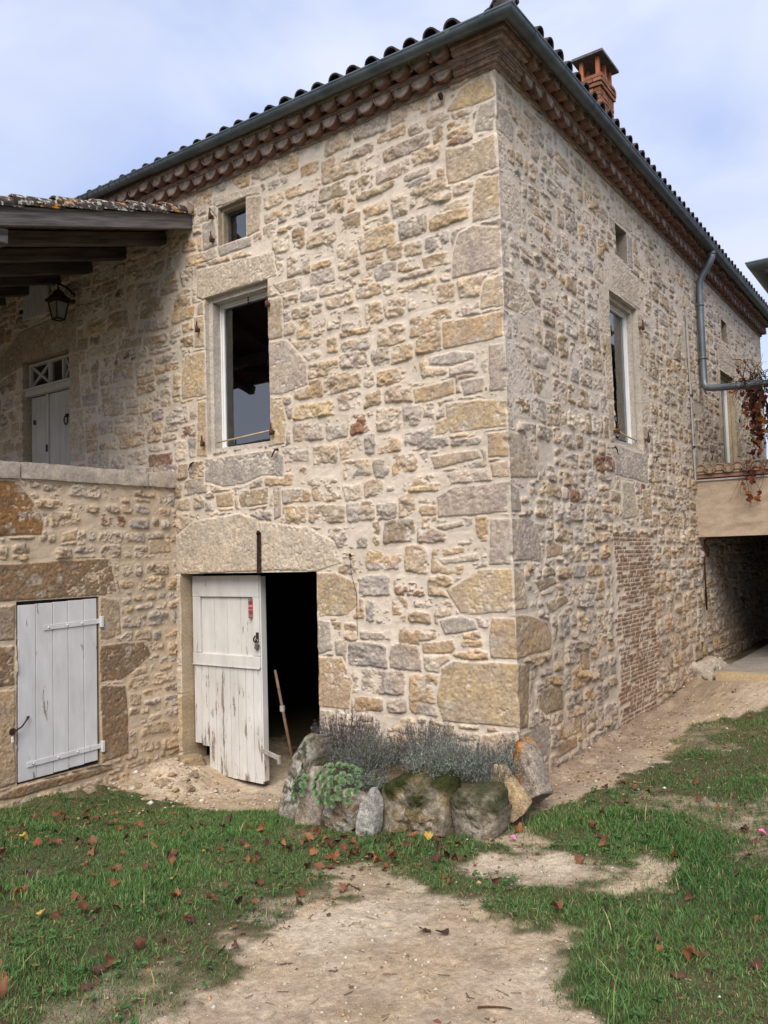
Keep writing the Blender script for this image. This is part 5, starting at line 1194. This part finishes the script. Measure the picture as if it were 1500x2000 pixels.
rock('lichened_stone', 'tall stone mottled with white lichen at the bed end next to the cellar doorway', -1.0, [(-1.72, -.32), (-1.65, 0), (-1.54, .24), (-1.44, .42), (-1.31, .47), (-1.24, .42), (-1.30, .24), (-1.38, .06), (-1.42, -.28)], .34, 11, (.27, .23, .17), (.23, .20, .16), lichen=.85, lean=.12, amp=.026, moss=.35)
rock('brown_grey_slab', 'upright brown grey slab between the lichened stone and the houseleeks', -1.12, [(-1.37, -.25), (-1.34, .03), (-1.27, .25), (-1.2, .27), (-1.12, .06), (-1.10, -.24)], .13, 12, (.27, .22, .17), (.36, .32, .27), lean=.25, amp=.018)
rock('pitted_stone', 'small pitted whitish brown stone right under the large houseleek clump', -1.13, [(-1.06, .04), (-.94, .12), (-.71, .18), (-.66, .13), (-.72, -.02), (-.83, -.12), (-.98, -.16), (-1.06, -.10)], .24, 13, (.22, .16, .10), (.46, .43, .38), amp=.035, lichen=.4)
rock('pale_shard', 'narrow pale grey shard standing against the mossy block', -1.22, [(-.70, -.12), (-.65, .12), (-.57, .24), (-.50, .25), (-.50, .1), (-.53, -.12)], .10, 14, (.40, .39, .36), (.33, .33, .31), lean=.12, amp=.014)
rock('mossy_block', 'largest brown block of the bed front with a thick mossy top', -1.08, [(-.60, -.16), (-.58, .02), (-.53, .21), (-.46, .30), (-.31, .33), (-.18, .30), (-.03, .32), (.0, .22), (-.01, -.12), (-.3, -.16)], .30, 15, (.20, .145, .08), (.29, .22, .135), moss=1.0, amp=.034, lichen=.35)
rock('mossy_grey_stone', 'pale grey stone with moss on top beside the leaning slabs', -1.02, [(-.03, -.08), (-.03, .16), (.0, .26), (.17, .29), (.31, .285), (.33, .15), (.29, -.06)], .24, 16, (.34, .30, .25), (.26, .22, .17), moss=.9, amp=.024)
rock('tan_slab', 'smaller plain tan slab leaning on the orange streaked slab', -.78, [(.08, .30), (.12, .38), (.18, .37), (.43, .13), (.29, -.03)], .09, 17, (.42, .31, .18), (.36, .27, .17), lean=.30, amp=.010, box=.16)
rock('streaked_slab', 'tall grey slab with a bright orange edge leaning on the house corner', -.48, [(.085, .43), (.21, .52), (.32, .34), (.41, .12), (.24, -.01)], .17, 18, (.29, .25, .21), (.36, .30, .245), lean=.25, orange=1.0, amp=.011, box=.16)
rock('threshold_stone', 'rough tan stone block at the foot of the left cellar door jamb', -.14, [(-3.99, -.48), (-3.99, -.20), (-3.90, -.17), (-3.72, -.20), (-3.70, -.46)], .30, 19, (.40, .31, .20), (.30, .22, .13), amp=.022, box=.3)
for i, (px_, py_, s_) in enumerate(((-3.55, -.62, .055), (-3.33, -.50, .045), (-3.72, -.86, .06), (-3.46, -.34, .05), (-3.25, -.85, .04), (-3.80, -1.25, .05))):
    z_ = float(gz(np.array(px_), np.array(py_)))
    rock('loose_stone', 'loose pale stone chip on the earth below the terrace wall', py_, [(px_-s_*1.5, z_-s_*.4), (px_-s_*.7, z_+s_*.55), (px_+s_*.8, z_+s_*.45), (px_+s_*1.4, z_-s_*.4)], s_*2, 70+i, (.42, .34, .25), (.34, .26, .18), amp=.012, group='stone chips below the terrace wall', cat='stone', yaw_=i*1.3)
# soil held by the stones
BED = [(-1.85, .05), (-1.66, -.75), (-1.30, -.98), (-.9, -1.05), (-.3, -1.02), (.3, -.95), (.38, -.55), (.16, -.12), (.02, .05)]
X, Y = np.meshgrid(np.linspace(-1.95, .45, 90), np.linspace(-1.15, .03, 50)); dd = -poly_sdf(X, Y, BED)
Zb = np.where(dd > -.02, -.15+.36*sst(-.02, .16, dd)+.02*fbm(X*6, Y*6, 121, 3)+.05*sst(-1.7, -.6, X), -.5)
Cb = np.array((.075, .055, .035))*(1+.4*fbm(X*20, Y*20, 122, 3))[..., None]; n_, m_ = X.shape[1], X.shape[0]; idx = np.arange(n_*m_).reshape(m_, n_)
F = np.stack([idx[:-1, :-1], idx[:-1, 1:], idx[1:, 1:], idx[1:, :-1]], -1); kf = (Zb[:-1, :-1] > -.4) & (Zb[1:, 1:] > -.4) & (Zb[:-1, 1:] > -.4) & (Zb[1:, :-1] > -.4)
tag(link('bed_soil', np_mesh('bed_soil', np.stack([X, Y, Zb], -1).reshape(-1, 3), F[kf], None, Cb.reshape(-1, 3)), M['attr']), kind='structure')

# ------------------------------------------------------------------ lavender
def lavender(name, label, c, rad, h, n, stemc, leafc, dens, seed, cat='shrub', spikes=.5, ls=1.0):
    r = np.random.RandomState(seed); t = thing(name, label, cat, c, 'lavender in the raised bed'); Vs, Fs, Cs, LV, LF, LC = [], [], [], [], [], []; b0 = l0 = 0
    for i in range(n):
        a = r.uniform(0, 2*PI); q = math.sqrt(r.rand()); p = np.array(c)+np.array((math.cos(a)*q*rad*.35, math.sin(a)*q*rad*.35, 0)); hh = h*r.uniform(.55, 1.08)*(1.02-.35*q*q)
        tip = np.array(c)+np.array((math.cos(a)*q*rad*1.15+r.randn()*.02, math.sin(a)*q*rad*1.15+r.randn()*.02, hh)); mid = (p+tip)/2+np.array((math.cos(a), math.sin(a), 0))*rad*.22*q+np.array((r.randn()*.012, r.randn()*.012, 0))
        ts = np.linspace(0, 1, 6); C3 = ((1-ts)**2)[:, None]*p+(2*ts*(1-ts))[:, None]*mid+(ts**2)[:, None]*tip; C3[1:] += r.randn(5, 3)*.004; w = .0021*(1-.6*ts)
        for k in range(6):
            for j in range(3): Vs.append(C3[k]+w[k]*np.array((math.cos(j*2.1), math.sin(j*2.1), 0)))
        for k in range(5):
            for j in range(3): Fs.append((b0+k*3+j, b0+k*3+(j+1) % 3, b0+k*3+3+(j+1) % 3, b0+k*3+3+j))
        Cs += [np.array(stemc)*r.uniform(.7, 1.3)]*18; b0 += 18
        lc = np.array(leafc)*r.uniform(.65, 1.3)
        for k in range(int(dens*r.uniform(.5, 1.5))):
            u = r.beta(1.7, 1.2); i_ = min(int(u*5), 4); f = u*5-i_; o = C3[i_]*(1-f)+C3[i_+1]*f; d = C3[i_+1]-C3[i_]; d /= np.linalg.norm(d); az = r.uniform(0, 2*PI); out = np.array((math.cos(az), math.sin(az), 0)); dr = d*r.uniform(.4, 1.2)+out*r.uniform(.5, 1); dr /= np.linalg.norm(dr); L_ = r.uniform(.012, .026)*ls; sd_ = np.cross(dr, np.array((r.randn(), r.randn(), r.randn()))); sd_ /= np.linalg.norm(sd_); w_ = .0017*ls
            LV += [o-sd_*w_*.5, o+sd_*w_*.5, o+dr*L_*.6+sd_*w_, o+dr*L_, o+dr*L_*.6-sd_*w_]; LF.append((l0, l0+1, l0+2, l0+4)); LF.append((l0+4, l0+2, l0+3, l0+3)); LC += [lc*r.uniform(.85, 1.15)]*5; l0 += 5
        if r.rand() < spikes:
            for k in range(9):
                o = tip+np.array((r.randn()*.004, r.randn()*.004, r.uniform(-.03, .018))); dr = np.array((r.randn()*.5, r.randn()*.5, 1)); dr /= np.linalg.norm(dr); sd_ = np.cross(dr, (r.randn(), r.randn(), .1)); sd_ /= np.linalg.norm(sd_)
                LV += [o-sd_*.001, o+sd_*.001, o+dr*.006+sd_*.0026, o+dr*.011, o+dr*.006-sd_*.0026]; LF.append((l0, l0+1, l0+2, l0+4)); LF.append((l0+4, l0+2, l0+3, l0+3)); LC += [np.array((.12, .105, .11))*r.uniform(.6, 1.3)]*5; l0 += 5
    link('stems', np_mesh('stems', np.array(Vs), np.array(Fs), None, np.array(Cs)), M['attr'], t)
    LF = np.array(LF); q4 = LF[::2]; t3 = LF[1::2][:, :3]
    link('foliage', np_mesh('foliage', np.array(LV), [q4, t3], None, np.array(LC)), M['attr'], t)
lavender('lavender', 'dark twiggy half bare lavender nearest the cellar doorway', (-1.30, -.55, .18), .28, .40, 520, (.075, .06, .058), (.12, .125, .115), 8, 1, spikes=.55)
lavender('lavender', 'dull grey green lavender right behind the pale grey shard', (-.90, -.78, .16), .27, .33, 420, (.10, .09, .075), (.17, .205, .16), 18, 2, spikes=.5)
lavender('lavender', 'thin purplish brown lavender against the wall, behind the mossy block', (-.62, -.42, .20), .26, .35, 330, (.105, .085, .072), (.175, .19, .155), 9, 3, spikes=.8)
lavender('lavender', 'bushiest silvery green lavender above the right half of the mossy block', (-.24, -.72, .20), .29, .33, 460, (.12, .11, .09), (.24, .285, .23), 24, 4, spikes=.45)
lavender('lavender', 'silvery lavender between the bushiest one and the leaning slabs', (.05, -.60, .17), .22, .31, 300, (.11, .10, .085), (.22, .26, .21), 22, 5, spikes=.6)
lavender('lavender', 'small sparse lavender squeezed behind the orange streaked slab', (.12, -.32, .16), .15, .34, 130, (.11, .10, .085), (.22, .26, .215), 14, 6, spikes=.8)
lavender('lavender', 'low dark lavender drooping over the front above the pitted stone', (-.74, -1.0, .16), .17, .14, 170, (.11, .10, .08), (.19, .225, .175), 18, 7, spikes=.2)
tf = thing('iris_clump', 'tuft of long green strap leaves beside the lichened stone', 'plant', (-1.40, -.92, .10)); rs = np.random.RandomState(4); Vs, Fs, Cs = [], [], []; b0 = 0
for i in range(26):
    a = rs.uniform(0, 6.28); L_ = rs.uniform(.14, .30); out = np.array((math.cos(a), math.sin(a), 0))*rs.uniform(.25, .8); sd_ = np.array((-math.sin(a), math.cos(a), 0)); o = np.array((-1.40+rs.uniform(-.05, .05), -.92+rs.uniform(-.05, .05), .12))
    for t_, w_ in ((0, .004), (.4, .006), (.75, .0045), (1, .0006)):
        p = o+np.array((0, 0, 1))*L_*(t_-.45*t_*t_)+out*L_*t_**1.7; Vs += [p-sd_*w_, p+sd_*w_]
    Fs += [(b0+2*k, b0+2*k+1, b0+2*k+3, b0+2*k+2) for k in range(3)]; Cs += [np.array((.055, .12, .045))*rs.uniform(.6, 1.5)]*8; b0 += 8
link('blades', np_mesh('blades', np.array(Vs), np.array(Fs), None, np.array(Cs)), gmat.m, tf)

# ------------------------------------------------------------------ houseleeks
def rosette(seed):
    r = np.random.RandomState(seed); V, F, C = [], [], []; b0 = 0
    for q_, (n, rad, lift, L_) in enumerate(((11, .35, .15, 1.0), (9, .25, .45, .8), (7, .15, .9, .6), (5, .06, 1.4, .42))):
        for i in range(n):
            a = 2*PI*(i+.5*(q_ % 2))/n+r.uniform(-.12, .12); d = np.array((math.cos(a), math.sin(a), lift*.7+r.uniform(-.08, .08))); d /= np.linalg.norm(d); s_ = np.array((-math.sin(a), math.cos(a), 0)); u = np.cross(d, s_); u = u if u[2] > 0 else -u
            o = np.array((math.cos(a), math.sin(a), 0))*rad*.35; l = L_*r.uniform(.85, 1.1)*.75
            pts = [(0, .10, 0), (.45, .20, .02), (.78, .16, .05), (1, .012, .10)]
            for t_, w_, k in pts: V += [o+d*l*t_-s_*w_+u*k, o+d*l*t_+u*(k-.055*(t_ < 1)), o+d*l*t_+s_*w_+u*k]
            for k in range(3):
                for e in range(2): F.append((b0+3*k+e, b0+3*k+e+1, b0+3*k+e+4, b0+3*k+e+3))
            g = np.array((.115, .19, .085))*r.uniform(.7, 1.2)*(1+.12*q_); tip = np.array((.13, .15, .085))
            C += [g*.75]*3+[g]*3+[g*1.1]*3+[tip]*3; b0 += 12
    return np_mesh('rosette', np.array(V), np.array(F), None, np.array(C))
smat = attr_mat('fleshy_leaf', .5, 60, .12, 0, .35)
RS = [rosette(i) for i in range(4)]
for me in RS: me.materials.append(smat)
def houseleek(label, c, spread, n, seed):
    r = np.random.RandomState(seed); t = thing('houseleek', label, 'succulent', c); nr = np.array((.15, -.75, .62)); nr /= np.linalg.norm(nr); ux = np.array((1, .15, 0)); ux -= nr*ux.dot(nr); ux /= np.linalg.norm(ux); uy = np.cross(nr, ux); got = []
    k = 0
    while len(got) < n and k < 3000:
        k += 1; a = r.uniform(-1, 1, 2); 
        if a@a > 1: continue
        s_ = r.uniform(.032, .050); p = np.array((a[0]*spread[0], a[1]*spread[1]))
        if any(np.linalg.norm(p-g[0]) < .60*(s_+g[1]) for g in got): continue
        got.append((p, s_)); o = bpy.data.objects.new('rosette', RS[r.randint(4)]); COL.objects.link(o); o.parent = t
        q = nr*.05*(1-a@a)+ux*p[0]+uy*p[1]; nn = Vector(nr+ux*a[0]*.6+uy*a[1]*.6+r.randn(3)*.15); o.location = Vector(q); o.rotation_euler = nn.to_track_quat('Z', 'Y').to_euler(); o.scale = (s_, s_, s_*.9)
houseleek('large clump of pale green houseleek rosettes on the pitted stone', (-.91, -1.14, .21), (.19, .165), 48, 1)
houseleek('small clump of houseleek rosettes against the lichened stone', (-1.30, -1.10, .13), (.05, .10), 13, 2)

# ------------------------------------------------------------------ fallen leaves, each one its own object
LM = [leaf_mat('dry_brown_leaf', (.10, .045, .025), (.19, .085, .045), (.14, .060, .032)), leaf_mat('russet_leaf', (.17, .055, .025), (.26, .10, .04), (.20, .08, .035)), leaf_mat('tan_leaf', (.28, .15, .06), (.36, .20, .07), (.24, .12, .05)), leaf_mat('dark_leaf', (.055, .024, .020), (.11, .045, .035), (.075, .033, .026)), leaf_mat('yellow_leaf', (.42, .28, .05), (.40, .22, .05), (.48, .34, .08))]
LB = []
for s_ in range(10):
    V, a3, a4 = leaf_shape(40+s_, 1.0, 5, [.3, .9, 1.5, .5, 1.9][s_ % 5]); n0 = len(V)
    V = np.concatenate([V, [(-.52, -.006, 0), (-.52, .006, 0), (-.2, .01, .05), (-.2, -.01, .05), (0, .008, .01), (0, -.008, .01)]]); a4 = np.concatenate([a4, [(n0, n0+1, n0+2, n0+3), (n0+3, n0+2, n0+4, n0+5)]])
    row = []
    for k in range(5):
        me = np_mesh('fallen_leaf', V, [a3, a4]); me.materials.append(LM[k]); row.append(me)
    LB.append(row)
rl = np.random.RandomState(12); placed = 0
def drop(x, y, size, ci, label, group, lift=None):
    z = float(gz(np.array(x), np.array(y))); d = float(dirtness(np.array(x), np.array(y))); o = bpy.data.objects.new('fallen_leaf', LB[rl.randint(10)][ci]); COL.objects.link(o)
    o.location = (x, y, z+(.010+.030*rl.rand()*(1-d)+.004 if lift is None else lift)); o.scale = (size,)*3
    o.rotation_euler = (rl.normal(0, .45)+(PI if rl.rand() < .4 else 0), rl.normal(0, .45), rl.uniform(0, 6.28)); tag(o, label, 'leaf', group)
def zone(x, y):
    if float(dirtness(np.array(x), np.array(y))) > .6 and x > -.5: return ('dry brown leaf lying on bare sandy ground of the path', 'dry leaves on the sandy ground')
    if x < -1.9 and y > -1.6 and float(dirtness(np.array(x), np.array(y))) > .6: return ('dry leaf lying on the bare earth in front of the two white doors', 'dry leaves before the doors')
    if y > -1.75 and -1.7 < x < .7: return ('dry leaf fallen in the grass close in front of the raised bed', 'dry leaves before the raised bed')
    if x < .6: return ('dry leaf fallen in the thick grass left of the sandy path', 'dry leaves in the left grass')
    return ('dry leaf fallen in the grass right of the sandy path', 'dry leaves in the right grass')
W_ = [.40, .30, .07, .21, .02]
cnt = 0
while cnt < 288:
    u = rl.rand()
    if u < .60: x, y, keep = rl.uniform(-3.4, .1), rl.uniform(-4.0, -1.2), .9
    elif u < .76: x, y, keep = rl.normal(-.1, .45), rl.normal(-1.55, .25), .9
    elif u < .97: x, y, keep = rl.uniform(.4, 2.3), rl.uniform(-3.0, .6), .55
    else: x, y, keep = rl.uniform(.15, 1.2), rl.uniform(.5, 4.6), .8
    if rl.rand() > keep or in_house(np.array(x), np.array(y)) or -poly_sdf(np.array(x), np.array(y), BED) > -.10: continue
    if float(dirtness(np.array(x), np.array(y))) > .6 and rl.rand() > .16: continue
    l_, g_ = zone(x, y); drop(x, y, rl.uniform(.040, .070), rl.choice(5, p=W_), l_, g_); cnt += 1
for x, y, s_, ci, l_ in ((-.86, -1.52, .085, 2, 'broad tan leaf on the grass below the pitted stone'), (.40, -.86, .085, 1, 'upright russet leaf against the foot of the tan slab'),
                         (.70, -2.47, .07, 3, 'left of two dark curled leaves lying together on the sandy path'), (.78, -2.45, .07, 3, 'right of two dark curled leaves lying together on the sandy path')):
    drop(x, y, s_, ci, l_, None)
pm = simple('pink_petal', (.62, .10, .30), (.72, .18, .40), 30, .6)
for x, y, l_ in ((.43, -1.02, 'pink petal on the ground in front of the leaning slabs'), (1.80, -.42, 'pink petal in the grass by the right edge of the lawn')):
    V, a3, a4 = leaf_shape(3, .045, 2, .8); o = link('petal', np_mesh('petal', V, [a3, a4]), pm); o.location = (x, y, float(gz(np.array(x), np.array(y)))+.03); tag(o, l_, 'petal')
for a, bq, l_ in (((1.26, -2.97), (1.37, -2.90), 'thin dark twig at the bottom of the sandy path'), ((.0, -3.1), (.12, -3.32), 'thin dark twig at the grass edge left of the sandy path'), ((.10, -2.2), (-.05, -2.12), 'thin dark twig near the top of the sandy path')):
    q = MB(); pts = []
    for t_ in np.linspace(0, 1, 5):
        x, y = a[0]+(bq[0]-a[0])*t_+.006*math.sin(t_*9), a[1]+(bq[1]-a[1])*t_; pts.append((x, y, float(gz(np.array(x), np.array(y)))+.007))
    q.tube(pts, [.004, .0045, .004, .003, .002], 6); tag(q.build('twig', M['rust']), l_, 'twig')
# long-handled tool leaning inside the cellar doorway
tl = thing('garden_tool', 'worn wooden handled tool leaning inside the open cellar doorway', 'tool', (-2.70, .2, -.4))
q = MB(); q.tube([(-2.66, .36, -.36), (-2.76, .35, .10), (-2.90, .34, .72)], [.016, .016, .014], 8); q.build('handle', M['brown_wood'], tl)
q = MB(); q.bar((-2.93, .16, -.055), (-2.64, .09, -.085), .02, .045, 0, bev=.003); pg = simple('pale_grey_wood', (.26, .24, .22), (.38, .36, .33), 20, .8); cbr = q.build('door_bar', pg, door); q = MB(); q.box((-2.63, .085, -.10), (.03, .03, .085), 0, bev=.003); q.build('end_block', pg, cbr); q = MB(); q.box((-2.815, .345, .335), (.045, .03, .06), 0, bev=.003); q.build('ferrule', pg, tl)

# ------------------------------------------------------------------ trees behind, seen in the window panes
def tree(name, label, base, H, crown, n, seed, leafc):
    r = random.Random(seed); t = thing(name, label, 'tree', base); q = MB(); tips = []
    def grow(p, d, L_, rad, depth):
        pts = [Vector(p)]; d = Vector(d).normalized()
        for i in range(4):
            d = (d+Vector((r.uniform(-.25, .25), r.uniform(-.25, .25), r.uniform(-.05, .2)))).normalized(); pts.append(pts[-1]+d*L_/4)
        q.tube(pts, [rad*(1-.4*i/4) for i in range(5)], 7)
        if depth == 0: tips.append(pts[-1]); tips.append(pts[2]); return
        for k in range(3 if depth > 1 else 4): grow(pts[-1-(k % 2)], d+Vector((r.uniform(-1, 1), r.uniform(-1, 1), r.uniform(-.05, .6))), L_*r.uniform(.6, .8), rad*.55, depth-1)
    grow(base, (.05, .08, 1), H*.46, H*.022, 3); q.build('trunk', simple('bark_'+name, (.05, .04, .03), (.10, .08, .06), 8, .95), t)
    rn = np.random.RandomState(seed); T = np.array([tuple(p) for p in tips]); P = T[rn.randint(0, len(T), n)]+rn.randn(n, 3)*crown; d = rn.randn(n, 3); d /= np.linalg.norm(d, axis=1, keepdims=True); e = np.cross(d, rn.randn(n, 3)); e /= np.linalg.norm(e, axis=1, keepdims=True); s_ = rn.uniform(.08, .18, (n, 1))
    V = np.stack([P-e*s_*.5, P+d*s_, P+e*s_*.5, P-d*s_], 1).reshape(-1, 3); C = np.repeat(np.array(leafc)*rn.uniform(.5, 1.5, (n, 1)), 4, 0)
    link('crown', np_mesh('crown', V, np.arange(n*4).reshape(n, 4), None, C), gmat.m, t)
tree('young_tree', 'small loose tree reflected low in the tall window pane', (-27, -24.5, -.5), 6.2, .5, 6000, 8, (.06, .09, .03))
